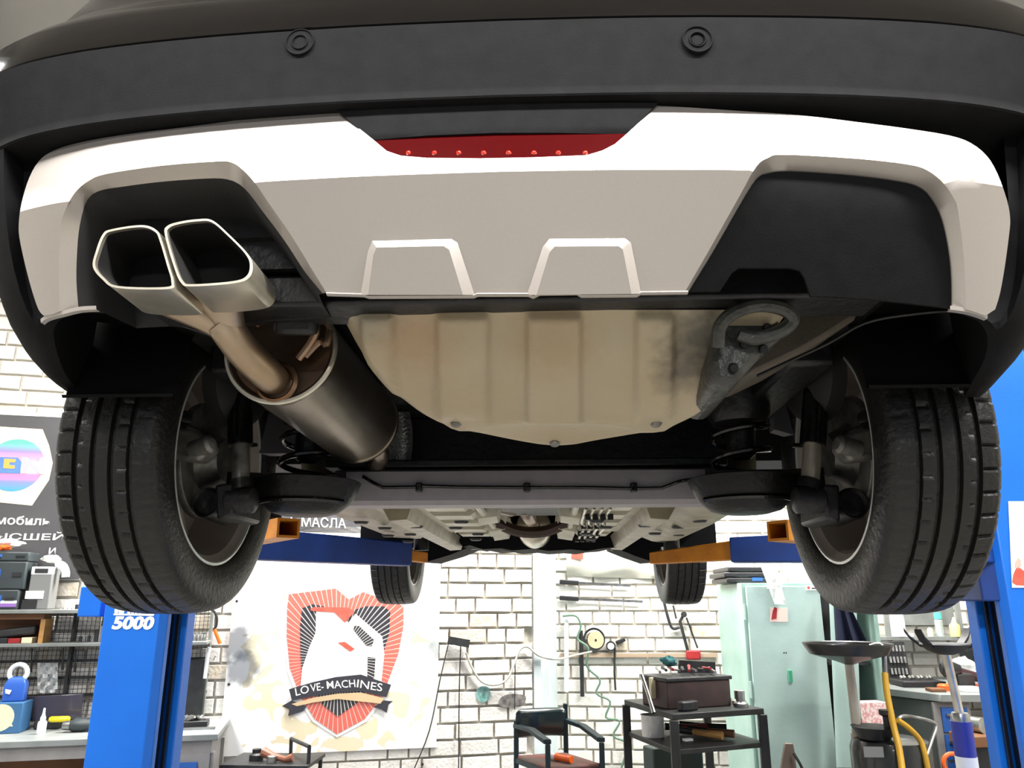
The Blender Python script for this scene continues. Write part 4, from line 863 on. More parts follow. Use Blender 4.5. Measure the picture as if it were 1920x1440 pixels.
for i in range(9):
    px = (150, 158, 166, 174, 180, 187, 193, 199, 203)[i]; hh = (.03, .03, .035, .035, .07, .09, .08, .10, .07)[i]
    o = MB().cyl(PL(px, 1203, .2)*1.0+V(0, 0, 0), PL(px, 1203, .2)+V(0, 0, hh), .009 if i < 4 else .012, n=10).build('socket_bit', m_met if i % 2 else m_greydk); tag(o, 'small steel socket in the row on the second shelf beside the left column', 'socket', 'sockets on the second shelf')
for i, px in enumerate((358, 364, 371, 378, 383)):
    b_ = PL(px, 1207, .2); o = MB().lathe(V(b_.x, b_.y, ZS2+.0005), (0, 0, 1), [(0, 0), (.011, 0), (.011, .03), (.008, .036), (.008, .05), (0, .05)], 10).build('chrome_socket', m_met); tag(o, 'chrome socket on the shelf right of the left column', 'socket', 'chrome sockets right of the column')
# hanging tools on the mesh
for i, (px, y0, y1) in enumerate(((119, 1215, 1256), (142, 1216, 1260), (60, 1215, 1260))):
    t_ = MB().tube([PL(px, y0, .10), PL(px-1, (y0+y1)/2, .10), PL(px-2, y1, .10)], [.004, .004, .008], 8).build('hanging_tool', m_blk); tag(t_, ('long dark hook tool hanging on the mesh right of the clear bag', 'long dark hook tool hanging on the mesh next to the blue column', 'thin dark tool hanging on the mesh left of the clear bag')[i], 'tool', 'tools hung on the mesh')
mb = MB(); rows = []
for i in range(9):
    rows.append([PL(70+38*j/8, 1243+56*i/8, .135+.018*math.sin(i*2.1+j*1.7)+.012*math.sin(j*3.1-i)) for j in range(9)])
o = MB().loft(rows).thicken(WN*-.004).build('clear_bag', m_bag, ang=15); tag(o, 'clear plastic bag of parts hanging on the wire mesh', 'bag')
# things on the bench
def stand(px, py, off): p = PL(px, py, off); return V(p.x, p.y, ZB+.0005)
b_ = stand(28, 1370, .30); k = 1.0
u0, u1 = U(-30, 1345, .36), U(40, 1345, .36); zt = PL(20, 1318, .36).z
c = wmb(u0, u1, .2, .36, ZB+.0005, zt).build('blue_carton', m_bluebox, bevel=.003); tag(c, 'blue carton with a cream disc on the workbench', 'box')
MB().lathe(PL(0, 1346, .361), WN, [(0, .0015), (.07, .0015), (.07, 0)], 24).build('disc_print', m_cre, c); flat([(15, 1362), (24, 1362), (20, 1352)], .361, m_cre, 'triangle_print', c)
p = PL(26, 1316, .28); p.z = zt+.0005
jug = MB().loft([[p+WU*x*k+WN*y*k+V(0, 0, h) for x, y in ((-.055, -.03), (.055, -.03), (.055, .03), (-.055, .03))] for h, k in ((0, .95), (.01, 1), (.09, 1), (.115, .8), (.13, .5))], close=True, caps=True).build('blue_jug', m_bluep, bevel=.006); tag(jug, 'blue bottle with a white ring handle standing on the blue carton', 'bottle')
MB().tube([p+WU*.045*math.cos(a)+V(0, 0, .15+.045*math.sin(a)) for a in [2*PI*i/20 for i in range(20)]], .013, 8, close=True).build('ring_handle', m_white, jug); flat([(10, 1292), (22, 1294), (18, 1302), (10, 1300)], .318, m_white, 'label_patch', jug)
lap = MB().prism([PL(x, y, .16) for x, y in ((40, 1353), (152, 1348), (156, 1301), (48, 1306))], -WN*.012).build('folded_sheet', mat('purple_black_sheet', '#4a4656', .28, col2='#37343f', nscale=3, coat=.4), bevel=.003); tag(lap, 'shiny dark folded sheet leaning on the mesh behind the glue bottle', 'sheet')
cs = wmb(U(62, 1360, .26), U(112, 1360, .26), .175, .26, ZB+.0005, ZB+.05).build('black_case', m_blk, bevel=.01); tag(cs, 'low black case on the workbench behind the glue bottle', 'case')
g_ = stand(77, 1372, .40)
glu = MB().lathe(g_, (0, 0, 1), [(0, 0), (.022, 0), (.023, .005), (.023, .055), (.018, .065), (0, .066)], 16).build('glue_bottle', m_white); tag(glu, 'small white glue bottle with a pointed nozzle on the workbench', 'bottle')
MB().lathe(g_+V(0, 0, .064), (0, 0, 1), [(.014, 0), (.014, .02), (.010, .026), (.007, .04), (.005, .066), (0, .068)], 12).build('nozzle', m_white, glu)
y0 = PL(92, 1349, .30); y1 = PL(131, 1348, .30)
yt = MB().tube([y0, y0.lerp(y1, .1), y0.lerp(y1, .9), y1], [.010, .016, .016, .012], 12).build('yellow_grip', m_yel); tag(yt, 'yellow tool grip lying on the black case', 'tool')
gr_ = thing('angle_grinder', 'dark green angle grinder on the workbench beside the blue column', 'power tool', stand(150, 1372, .38))
a_ = PL(118, 1368, .38); b_ = PL(182, 1362, .38); a_.z = b_.z = ZB+.035
MB().tube([a_.lerp(b_, s_) for s_ in (.2, .3, .6, .7, 1.0)], [.026, .034, .034, .03, .028], 14).build('body', m_dkgreen, gr_); MB().tube([a_.lerp(b_, s_) for s_ in (-.02, .05, .2)], [.022, .024, .026], 14).build('gear_head', m_met, gr_)
MB().tube(sm([PL(135, 1355, .38), PL(140, 1350, .38), PL(150, 1347, .36), PL(175, 1350, .34)], 4), .006, 8).build('cable', m_blk, gr_)
# right end of the bench
fl_ = MB().tube([PL(393, 1214, .14), PL(390, 1225, .14), PL(384, 1272, .14)], [.013, .013, .011], 12).build('white_baton', m_white); tag(fl_, 'white tube lamp hanging right of the left column', 'lamp')
MB().tube([PL(388, 1240, .14), PL(400, 1238, .13), PL(404, 1230, .13)], .004, 6).build('hook', m_met, fl_)
pl_ = thing('wire_pliers', 'cable cutter with an orange handle hanging beside the white board', 'pliers', PL(410, 1205, .06))
MB().tube(sm([PL(383, 1146, .12), PL(397, 1143, .12), PL(406, 1155, .12), PL(406, 1172, .12), PL(400, 1180, .12)], 5), .007, 8).build('jaw', m_greydk, pl_); MB().tube([PL(402, 1180, .12), PL(413, 1207, .12)], .011, 8).build('grip', m_org, pl_)
tr = thing('parts_tray', 'small black tray of steel oddments on the right end of the workbench', 'tray', stand(362, 1352, .36))
c0 = stand(362, 1352, .36); MB().box(c0+V(0, 0, .02), (.17, .1, .035), rz=WT).build('tray_box', m_blk, tr, bevel=.004)
for k in range(9):
    rd = random.Random(k); MB().cyl(c0+V(rd.uniform(-.07, .07), rd.uniform(-.035, .035), .04), c0+V(rd.uniform(-.07, .07), rd.uniform(-.035, .035), .06), .009, n=8).build('steel_bit', m_met, tr)
st_ = wmb(U(338, 1367, .5), U(402, 1367, .5), .44, .47, ZB+.0005, ZB+.012).build('steel_rule', m_met); tag(st_, 'bright steel strip on the right end of the workbench', 'ruler')
bg = MB().box(PL(366, 1290, .11), (.11, .03, .34), rz=WT).build('grey_bundle', m_greydk, bevel=.01); tag(bg, 'dark bundle of hoses hanging between the column and the white baton', 'bundle')

# trolley in front of the white board
t = thing('tool_trolley', 'small tool trolley with a square handle in front of the white board', 'trolley', V(P(500, 1440, 4.7).x, 4.7, 0))
zt = P(500, 1432, 4.7).z
a0, a1 = P(415, 1432, 4.7), P(580, 1432, 4.7)
MB().box(V((a0.x+a1.x)/2, 4.85, zt-.012), (a1.x-a0.x, .36, .02)).build('tray', m_greydk, t, bevel=.003)
h0, h1, h2, h3 = P(578, 1435, 4.72), P(580, 1400, 4.72), P(546, 1385, 5.0), P(545, 1415, 5.0)
MB().tube([h0, h1, h2, h3], .011, 8).build('handle', m_greydk, t)
for x in (a0.x+.02, a1.x-.02):
    for y in (4.70, 5.0): MB().cyl((x, y, .05), (x, y, zt-.02), .012, n=8).build('leg', m_greydk, t); MB().cyl((x-.012, y, .03), (x+.012, y, .03), .03, n=14).build('castor', m_blk, t)
MB().box(V((a0.x+a1.x)/2, 4.85, .4), (a1.x-a0.x, .36, .02)).build('lower_tray', m_greydk, t)
o = MB().tube([P(494, 1410, 4.78), P(512, 1418, 4.76), P(535, 1424, 4.74), P(549, 1420, 4.74)], [.028, .02, .016, .024], 10).build('rusty_wrench', mat('copper_rust', '#8f5a44', .5, col2='#7a4a38', nscale=20)); tag(o, 'rusty brown wrench lying on the tool trolley', 'wrench')
o = MB().lathe(V(P(480, 1428, 4.8).x, 4.8, zt-.001), (0, 0, 1), [(0, 0), (.04, 0), (.04, .03), (.025, .04), (.025, .06), (0, .06)], 14).build('steel_hub', m_greydk); tag(o, 'dark steel hub on the tool trolley left of the rusty wrench', 'hub')
o = MB().lathe(V(P(510, 1436, 4.74).x, 4.73, zt-.001), (0, 0, 1), [(0, 0), (.028, 0), (.028, .035), (.02, .04), (0, .04)], 14).build('grey_nut', m_met); tag(o, 'bright steel nut on the tool trolley', 'nut')

# chair
m_vinyl = mat('dark_green_vinyl', '#11201f', .25, coat=.3); m_chairf = mat('chair_frame', '#22343a', .4, metal=.3)
bl, br, fl2, fr = P(968, 1372, 5.05), P(1060, 1330, 5.15), P(1027, 1396, 4.72), P(1128, 1392, 4.82)
t = thing('armchair', 'dark green vinyl armchair with a metal frame, in front of the pale strip', 'chair', V((bl.x+fr.x)/2, 4.92, 0))
zs = P(1040, 1432, 4.8).z; zb0, zb1 = P(1010, 1382, 5.1).z, P(1010, 1327, 5.1).z
for n_, p, zt in (('leg', bl, zb0+.1), ('leg', br, zb1+.02), ('leg', fl2, fl2.z), ('leg', fr, fr.z)): MB().bar(V(p.x, p.y, 0), V(p.x, p.y, zt), .03).build(n_, m_chairf, t, bevel=.004)
for a, b in ((V(bl.x, bl.y, bl.z+.02), fl2), (V(br.x, br.y, bl.z+.04), fr)): MB().loft([[p+V(-.022, 0, h) for h in (0,)]+[p+V(.022, 0, 0), p+V(.022, 0, .025), p+V(-.022, 0, .025)] for p in (a, a.lerp(b, .5)+V(0, 0, .02), b)], close=True, caps=True).build('armrest', m_chairf, t, bevel=.005)
mb = MB(); rows = []
for i in range(9):
    s_ = i/8; rows.append([V(bl.x-.01+(br.x-bl.x+.02)*s_, bl.y+(br.y-bl.y)*s_+.05*math.sin(PI*s_)+dy*(.6+.4*math.sin(PI*s_)), zb0+(zb1-zb0)*v) for v, dy in ((.04, .0), (.0, -.03), (.1, -.055), (.5, -.065), (.9, -.055), (1.0, -.03), (.98, .01), (.5, .02))])
MB().loft(rows, close=True, caps=True).build('backrest', m_vinyl, t, subd=1)
cs_ = [V(p.x, p.y, zs) for p in (bl, fl2, fr, br)]; MB().prism(cs_, (0, 0, -.05)).build('seat', mat('worn_seat', '#5a5148', .6, col2='#7a3b33', nscale=7), t, bevel=.012)
for a, b in ((bl, fl2), (fl2, fr), (fr, br), (br, bl)): MB().bar(V(a.x, a.y, zs-.03), V(b.x, b.y, zs-.03), .025).build('seat_rail', m_chairf, t)
t = thing('inspection_lamp', 'orange handled inspection lamp lying on the chair seat', 'lamp', P(1055, 1425, 4.85))
a, b = V(P(1043, 1424, 4.88).x, 4.88, zs+.022), V(P(1072, 1432, 4.80).x, 4.80, zs+.022)
MB().tube([a, a.lerp(b, .3), b], [.022, .018, .020], 10).build('handle', m_org, t); MB().tube([a+(a-b)*.35, a], [.018, .018], 10).build('lamp_head', m_white, t)

# ================================================================ THINGS ON THE STRAIGHT BRICK WALL
def rod(name, pts, r, m, label, cat, plane=PB, group=None, n=8, s_=4):
    o = MB().tube(sm([plane(*p) for p in pts], s_) if len(pts) > 2 else [plane(*p) for p in pts], r, n).build(name, m); return tag(o, label, cat, group)
for y, x1, lb in ((1092, 1182, 'upper long-bladed knife with a black grip on the brick wall'), (1122, 1205, 'lower long-bladed knife with a black grip on the brick wall')):
    t = thing('long_knife', lb, 'knife', PB(1050, y, .05), 'two long knives on the wall')
    MB().bar(PB(1049, y-1, .05), PB(1085, y+1, .05), .02, .035).build('grip', m_blk, t, bevel=.006); MB().bar(PB(1085, y+1, .05), PB(x1, y+6, .05), .004, .02).build('blade', m_met, t)
rod('white_pipe', [(1062, 1156, .06), (1062, 1297, .06)], .018, m_white, 'vertical white pipe on the brick wall right of the pale strip', 'pipe')
rod('threaded_rod', [(1089, 1182, .06), (1092, 1306, .06)], .016, m_greydk, 'long dark threaded rod hanging below the grinding disc', 'rod')
rod('green_hose', [(1055, 1155, .10), (1080, 1155, .10), (1089, 1175, .10), (1083, 1198, .10), (1103, 1215, .12), (1101, 1250, .10), (1125, 1275, .10), (1118, 1300, .10), (1144, 1315, .10), (1136, 1345, .10), (1162, 1352, .10), (1150, 1380, .10), (1176, 1395, .10), (1165, 1440, .10)], .008, mat('green_cable', '#5d7a66', .5), 'thin green cable winding down the brick wall', 'cable')
t = thing('grinding_disc', 'round beige grinding disc in a black ring hanging on the brick wall', 'disc', PB(1117, 1200, .08))
c = PB(1117, 1200, .06); MB().lathe(c, (0, -1, 0), [(0, .01), (.062, .01), (.064, 0), (.064, -.02)], 28).build('disc_face', mat('disc_beige', '#cdbb96', .6, col2='#b8a788', nscale=12), t)
MB().lathe(c+V(-.012, 0, .006), (0, -1, 0), [(.07, .005), (.085, .008), (.085, -.02), (.07, -.02)], 28).build('rim_ring', m_blk, t); MB().lathe(c, (0, -1, 0), [(0, .014), (.008, .014), (.009, .009)], 12).build('hub', m_blk, t)
t = thing('pressure_gauge', 'small round pressure gauge with a black pistol grip on the wall', 'gauge', PB(1145, 1211, .05))
c = PB(1145, 1211, .05); MB().lathe(c, (0, -1, 0), [(0, .02), (.026, .02)], 20).build('dial', m_white, t); MB().lathe(c, (0, -1, 0), [(.026, .02), (.028, .024), (.036, .024), (.036, -.01)], 20).build('case', m_blk, t); MB().bar(PB(1155, 1206, .05), PB(1172, 1198, .05), .03).build('grip', m_blk, t, bevel=.006); MB().tube([PB(1153, 1215, .05), PB(1152, 1260, .05), PB(1154, 1294, .05)], .008, 8).build('hose', m_greydk, t)
t = thing('bolt_cutter', 'red headed cutter with long dark handles hanging left of the green cabinet', 'cutter', PB(1300, 1230, .06))
MB().tube([PB(1290, 1222, .06), PB(1275, 1165, .06), PB(1283, 1150, .06)], .012, 8).build('arm', m_greydk, t); MB().tube([PB(1308, 1215, .06), PB(1287, 1158, .06)], .007, 8).build('arm', m_greydk, t); MB().lathe(PB(1282, 1152, .06), (0, -1, 0), [(0, .02), (.022, .02), (.022, -.01)], 14).build('joint', m_greydk, t); MB().box(PB(1300, 1228, .06), (.11, .03, .07)).build('head', m_redpl, t, bevel=.01)
rod('pry_bar', [(1242, 1115, .05), (1253, 1160, .05), (1261, 1178, .05), (1274, 1176, .05)], .011, m_greydk, 'dark bent pry bar on the brick wall under the right front tyre', 'pry bar')
rod('thin_bar', [(1262, 1135, .05), (1268, 1160, .05)], .007, m_greydk, 'short thin bar on the wall right of the pry bar', 'bar')
m_sheet = mat('white_cloth', '#dedbd0', .7, col2='#cfcabb', nscale=5, bump=.2, bscale=12)
mb = MB(); rows = [[PB(1062+185*s_, 1030+(50+6*s_)*v, .04+.05*math.sin(v*PI)+.012*math.sin(s_*11+v*4)) for v in [i/8 for i in range(9)]] for s_ in [i/20 for i in range(21)]]
o = MB().loft(rows).thicken((0, .006, 0)).build('white_sheet', m_sheet, ang=60); tag(o, 'rolled off-white sheet hanging high on the brick wall below the car nose', 'sheet')
MB().prism([PB(x, y, .10) for x, y in ((1072, 1036), (1094, 1037), (1093, 1049), (1071, 1047))], (0, -.003, 0)).build('red_patch', m_redp, o)
o = MB().prism([PB(x, y, .03) for x, y in ((1050, 1225), (1345, 1224), (1345, 1232), (1050, 1232))], (0, -.02, 0)).build('wall_board', mat('old_board', '#b7a690', .7, col2='#97826c', nscale=4, stretch=(.3, 1, 4))); tag(o, 'weathered wooden batten along the brick wall', 'batten')
# cables over the left brickwork
rod('wire', [(843, 1198, .03), (826, 1270, .035), (805, 1370, .04), (775, 1445, .04)], .004, m_greydk, 'thin dark wire slanting down beside the white board', 'wire', PL)
rod('wire', [(864, 1205, .035), (861, 1300, .035), (860, 1445, .035)], .004, m_greydk, 'thin dark wire hanging straight down the white bricks', 'wire', PL)
rod('wire', [(966, 1230, .035), (965, 1330, .035)], .0035, m_greydk, 'thin wire hanging above the back of the chair', 'wire', PL)
rod('white_hose', [(874, 1224, .04), (884, 1250, .04), (903, 1278, .04), (930, 1284, .04), (952, 1272, .04), (965, 1243, .04), (975, 1218, .04), (990, 1213, .04), (1010, 1229, .05), (1045, 1236, .05), (1080, 1228, -.35), (1110, 1222, -.35)], .0075, mat('hose_white', '#b9b6a9', .5), 'white hose looping across the bricks and the pale strip', 'hose', PL)
o = MB().bar(PL(840, 1200, .05), PL(880, 1207, .05), .02, .05).build('wall_ledge', m_greydk); tag(o, 'short dark ledge on the white bricks where two wires hang', 'ledge')

# ================================================================ TOOL TABLE
m_tab = mat('table_black', '#343534', .5, metal=.3, col2='#272827', nscale=10)
A, B, Cc = P(1170, 1312, 4.95), P(1262, 1342, 4.35), P(1432, 1325, 4.6); D_ = A+Cc-B
zt = (A.z+B.z+Cc.z)/3; zl = (P(1170, 1375, 4.95).z+P(1262, 1405, 4.35).z+P(1432, 1387, 4.6).z)/3
ctr = (A+Cc)/2
t = thing('tool_table', 'black two-tier metal tool table in front of the green cabinet', 'table', V(ctr.x, ctr.y, 0))
flatten = lambda z: [V(p.x, p.y, z) for p in (A, B, Cc, D_)]
MB().prism(flatten(zt), (0, 0, -.03)).build('table_top', m_tab, t, bevel=.003); MB().prism(flatten(zl), (0, 0, -.025)).build('lower_shelf', m_tab, t, bevel=.003)
for p in (A, B, Cc, D_): q_ = ctr+(V(p.x, p.y, 0)-V(ctr.x, ctr.y, 0))*.97; MB().bar(V(q_.x, q_.y, 0), V(q_.x, q_.y, zt-.03), .045).build('leg', m_tab, t, bevel=.004)
ang = math.atan2(Cc.y-B.y, Cc.x-B.x); e1 = (Cc-B); e2 = (A-B)
def on(u, v, z): p = B+e1*u+e2*v; return V(p.x, p.y, z)
m_rust2 = mat('dark_red_box', '#4d3734', .6, col2='#3a302e', nscale=15)
c = thing('tool_box', 'dirty dark red open tool box heaped with tools on the table top', 'tool box', on(.42, .45, zt)); b0 = on(.42, .45, zt)
MB().box(b0+V(0, 0, .07), (.42, .26, .14), rz=ang).build('box_body', m_rust2, c, bevel=.006); MB().box(b0+V(-.20, -.1, .1), (.035, .02, .11), rz=ang).build('latch', m_cre, c, bevel=.004); MB().box(b0+V(.0, 0, .15), (.44, .28, .02), rz=ang).build('tray', m_greydk, c, bevel=.004)
MB().prism([b0+V(x, .12, z) for x, z in ((-.02, .16), (.20, .16), (.20, .22), (-.01, .23))], (0, .02, 0)).build('raised_lid', m_greydk, c)
rd = random.Random(11)
for k in range(10):
    a = b0+V(-.15+.034*k, rd.uniform(-.03, .03), .185+.006*(k % 3)); d = V(rd.uniform(-.012, .012), .075, rd.uniform(-.006, .006))
    o = MB().tube([a-d, a, a+d], [.008, .007, .011], 8).build('hand_tool', [m_met, m_greydk, m_redpl][k % 3]); tag(o, ('bright steel spanner in the heap on the dirty tool box', 'dark driver in the heap on the dirty tool box', 'red handled driver in the heap on the dirty tool box')[k % 3], 'tool', 'tools heaped on the tool box')
crumple(b0+V(-.09, -.02, .235), .042, mat('teal_rag', '#2f6a6c', .8), 'rag', 'teal rag on the heap of tools', 'rag', 9, .6)
o = MB().tube([P(1203, 1266, 4.62), P(1215, 1300, 4.56), P(1226, 1337, 4.5)], [.012, .010, .012], 10).build('steel_bar', m_met); tag(o, 'bright steel bar leaning against the left side of the tool table', 'bar')
for k, (u, v) in enumerate(((.90, .50), (.86, .66), (.92, .28), (.84, .14))):
    p = on(u, v, zt+.0005); o = MB().lathe(p, (0, 0, 1), [(0, 0), (.04, 0), (.04, .02), (.025, .03), (.025, .055+.01*k), (.015, .06+.01*k), (0, .06+.01*k)], 14).build('steel_fitting', m_met); tag(o, 'shiny steel fitting on the right end of the tool table', 'fitting', 'steel fittings on the tool table')
o = MB().tube([on(.82, .88, zt+.022), on(.95, .82, zt+.022)], [.022, .022], 12).build('chrome_tube', m_met); tag(o, 'short chrome tube lying at the back right of the tool table', 'tube')
for k, (u, v) in enumerate(((.2, .12), (.28, .14))):
    o = MB().box(on(u, v, zt+.025), (.07, .05, .048), rz=ang+.3*k).build('small_vise', m_greydk, bevel=.008); tag(o, 'small dark steel block at the front edge of the tool table', 'block', 'steel blocks on the tool table')
p = on(.12, .62, zl+.0005); o = MB().lathe(p, (0, 0, 1), [(0, 0), (.062, 0), (.065, .11), (.068, .115), (.062, .115), (.060, .02), (0, .015)], 24).build('paint_can', m_bagw); tag(o, 'dirty white paint can on the lower shelf of the tool table', 'can')
for k, (u0, v0, u1, v1, mm) in enumerate(((.30, .55, .62, .16, m_wood), (.45, .5, .78, .2, m_woodd), (.3, .7, .7, .55, m_redpl), (.5, .75, .9, .5, m_blk))):
    a, b = on(u0, v0, zl+.04), on(u1, v1, zl+.03)
    o = thing('hammer', ['hammer with a pale wooden handle on the lower shelf', 'hammer with a brown wooden handle on the lower shelf', 'red handled bar at the back of the lower shelf', 'thick black handled tool on the lower shelf'][k], 'tool', a)
    MB().tube([a.lerp(b, .4), a.lerp(b, .6), b], [.016, .018, .022], 10).build('handle', mm, o); MB().tube([a, a.lerp(b, .45)], [.02, .016], 10).build('shaft', m_greydk, o)
o = MB().box(V(D_.x-.22, D_.y+.02, .55), (.36, .12, .56), rz=ang).build('dark_crate', mat('dark_green_crate', '#26332f', .6, col2='#1d2724', nscale=6), bevel=.01); tag(o, 'dark green crate standing behind the tool table', 'crate')
MB().box(V(D_.x-.22, D_.y+.02, .13), (.30, .10, .26), rz=ang).build('crate_foot', m_blk, o)
o = MB().box(on(.32, .3, zl+.008), (.05, .03, .012), rz=ang).build('white_chip', m_white); tag(o, 'small white carton scrap on the lower shelf', 'scrap')

# ================================================================ GREEN CABINETS
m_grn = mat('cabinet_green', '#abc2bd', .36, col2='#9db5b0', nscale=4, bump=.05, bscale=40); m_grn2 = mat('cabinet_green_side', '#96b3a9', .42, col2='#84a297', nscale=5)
xa = P(1397, 1200, 5.25).x; xb = P(1546, 1200, 5.25).x; ztop = P(1450, 1093, 5.25).z; yb = 6.0
t = thing('metal_cabinet', 'tall pale green metal cabinet with notices on its door', 'cabinet', V((xa+xb)/2, 5.6, 0))
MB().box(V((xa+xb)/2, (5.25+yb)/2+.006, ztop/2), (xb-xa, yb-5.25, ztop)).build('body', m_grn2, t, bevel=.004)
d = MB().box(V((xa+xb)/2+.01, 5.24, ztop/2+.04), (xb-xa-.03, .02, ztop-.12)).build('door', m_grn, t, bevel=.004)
for z_ in (ztop-.18, ztop-.65, ztop-1.2): MB().cyl((xa+.006, 5.235, z_-.05), (xa+.006, 5.235, z_+.05), .008, n=8).build('hinge', m_grn, d)
MB().box(P(1482, 1268, 5.225), (.02, .02, .07)).build('handle', mat('green_handle', '#3f9a76', .4), d)
for x0, y0, x1, y1, mm in ((1438, 1093, 1466, 1104, m_white), (1510, 1097, 1537, 1107, m_white)):
    nt_ = MB().prism([P(x, y, 5.229) for x, y in ((x0, y1), (x1, y1), (x1, y0), (x0, y0))], (0, -.0015, 0)).build('notice', mm, d)
    MB().lathe(P(x0+6, (y0+y1)/2, 5.2272), (0, -1, 0), [(0, .001), (.009, .001), (.009, 0)], 14).build('notice_sign', m_redp, nt_); MB().prism([P(x, y, 5.2272) for x, y in ((x0+12, y0+7), (x1-3, y0+7), (x1-3, y0+5), (x0+12, y0+5))], (0, -.001, 0)).build('notice_line', m_greydk, nt_)
nt_ = MB().prism([P(x, y, 5.229) for x, y in ((1444, 1166), (1477, 1166), (1477, 1140), (1444, 1140))], (0, -.0015, 0)).build('notice', mat('pale_pink_paper', '#dcc3b8', .6), d)
MB().prism([P(x, y, 5.2272) for x, y in ((1446, 1162), (1456, 1160), (1457, 1140), (1452, 1138), (1449, 1145))], (0, -.001, 0)).build('red_figure', m_redpl, nt_)
for x, y in ((1470, 1224), (1474, 1224)): MB().lathe(P(x, y, 5.229), (0, -1, 0), [(0, .002), (.005, .001)], 8).build('rivet', m_blk, d)
for i, (x0, x1, y0, y1) in enumerate(((1350, 1440, 1079, 1091), (1345, 1430, 1068, 1078), (1352, 1435, 1058, 1067))):
    zb_ = ztop+.002+.036*i; o = MB().box(V((P(x0, y0, 5.55).x+P(x1, y0, 5.55).x)/2, 5.6, zb_+.017), (P(x1, y0, 5.55).x-P(x0, y0, 5.55).x, .5, .034)).build('flat_tray', m_blk, bevel=.008); tag(o, ('lowest black flat tray on top of the green cabinet, with a blue label', 'middle black flat tray on top of the green cabinet', 'topmost black flat tray on the green cabinet')[i], 'tray', 'black trays on the cabinet')
    if i == 0: MB().box(P(1420, 1086, 5.34), (.07, .004, .022)).build('blue_label', m_bluep, o)
crumple(P(1505, 1060, 5.45), .11, m_bag, 'clear_bag', 'crumpled clear plastic bag on top of the green cabinet', 'bag', 15, .7, (1.3, .9, 1))
mb = MB(); rows = [[P(1425+28*v+30*s_*(1-v*.3), 1058+75*v, 5.17-.02*math.sin(s_*7+v*5)-.02*v) for s_ in [i/6 for i in range(7)]] for v in [j/10 for j in range(11)]]
o = MB().loft(rows).thicken((0, .004, 0)).build('hanging_film', m_bag, ang=20); tag(o, 'strip of clear film hanging over the top of the green cabinet door', 'plastic film')
# second, open cabinet
xc = P(1590, 1250, 5.1).x; xd = P(1640, 1250, 5.1).x
t = thing('locker', 'open narrow green locker right of the tall green cabinet', 'locker', V(xc, 5.4, 0))
MB().box(V(xb+.16, yb-.05, ztop/2), (.28, .03, ztop)).build('back', m_blk, t); MB().box(V(xb+.30, 5.5, ztop/2), (.02, .7, ztop)).build('side', m_grn2, t); MB().box(V(xb+.16, 5.5, ztop-.01), (.28, .7, .02)).build('top', m_grn2, t); MB().box(V(xb+.16, 5.5, .05), (.28, .7, .1)).build('bottom', m_grn2, t)
for z_ in (.5, .95, 1.3): MB().box(V(xb+.15, 5.55, z_), (.26, .55, .015)).build('shelf', m_greydk, t)
MB().prism([P(1568, 1440, 5.05), P(1612, 1440, 4.78), P(1600, 1105, 4.78), P(1553, 1100, 5.05)], (.018, .006, 0)).build('open_door', m_grn, t, bevel=.003)
m_navy = mat('navy_cloth', '#1f2740', .85, col2='#171d31', nscale=5)
mb = MB(); rows = [[P(1563+(14+44*v)*s_+6*v, 1100+106*v, 4.72-.03*math.sin(s_*14)*v-.02) for s_ in [i/20 for i in range(21)]] for v in [j/10 for j in range(11)]]
o = MB().loft(rows).thicken((0, .02, 0)).build('work_coat', m_navy, ang=60); tag(o, 'dark navy work coat hanging on the open locker door', 'coat')
t = thing('broom_head', 'narrow dark wooden stand leaning at the foot of the green cabinet', 'stand', P(1480, 1440, 4.9))
MB().loft([[P(x, y, 4.9) for x, y in r_] for r_ in (((1473, 1395), (1487, 1395)), ((1470, 1410), (1490, 1410)), ((1465, 1445), (1494, 1445)))]).thicken((0, .03, 0)).build('post', mat('grey_wood', '#6f6258', .7), t); MB().tube([P(1488, 1412, 4.88), P(1500, 1432, 4.86), P(1506, 1445, 4.86)], .008, 6).build('hook', m_greydk, t)

# ================================================================ OIL DRAINER, JACK, RIGHT BENCH
m_pipew = mat('pale_pipe', '#b9b3a6', .4, metal=.3, col2='#a69c8c', nscale=9)
t = thing('oil_drainer', 'black oil drain pan on a pale pole with a black tank and yellow hose', 'oil drainer', V(P(1590, 1400, 4.2).x, 4.2, 0))
pc = P(1588, 1207, 4.2); MB().lathe(pc, (0, 0, 1), [(.02, -.10), (.06, -.085), (.185, -.05), (.208, -.015), (.21, .0), (.216, .004), (.216, .0), (.205, -.02), (.06, -.075), (0, -.08)], 48).build('drain_pan', mat('pan_black', '#232321', .35, coat=.2), t)
MB().cyl(pc+V(0, 0, -.45), pc+V(0, 0, -.08), .022, n=14).build('pole', m_pipew, t); MB().cyl(V(pc.x, pc.y, .55), pc+V(0, 0, -.42), .030, n=14).build('outer_pole', m_pipew, t)
MB().lathe(V(pc.x, pc.y, pc.z-.52), (0, 0, 1), [(.03, -.03), (.04, -.03), (.04, .03), (.03, .03)], 14).build('clamp', m_blk, t)
tc_ = P(1672, 1420, 4.15); zt_ = P(1672, 1392, 4.0).z
MB().lathe(V(tc_.x, tc_.y, 0), (0, 0, 1), [(0, .12), (.17, .12), (.185, .16), (.185, zt_-.05), (.17, zt_-.01), (.13, zt_), (0, zt_)], 40).build('tank', mat('tank_black', '#1f2221', .3, coat=.3), t)
MB().box(P(1638, 1410, 3.97), (.09, .004, .045)).build('tank_label', m_grey, t)
MB().lathe(V(P(1640, 1380, 4.1).x, 4.1, zt_), (0, 0, 1), [(0, 0), (.07, 0), (.10, .05), (.105, .055), (.09, .05), (0, .03)], 20).build('funnel', m_blk, t)
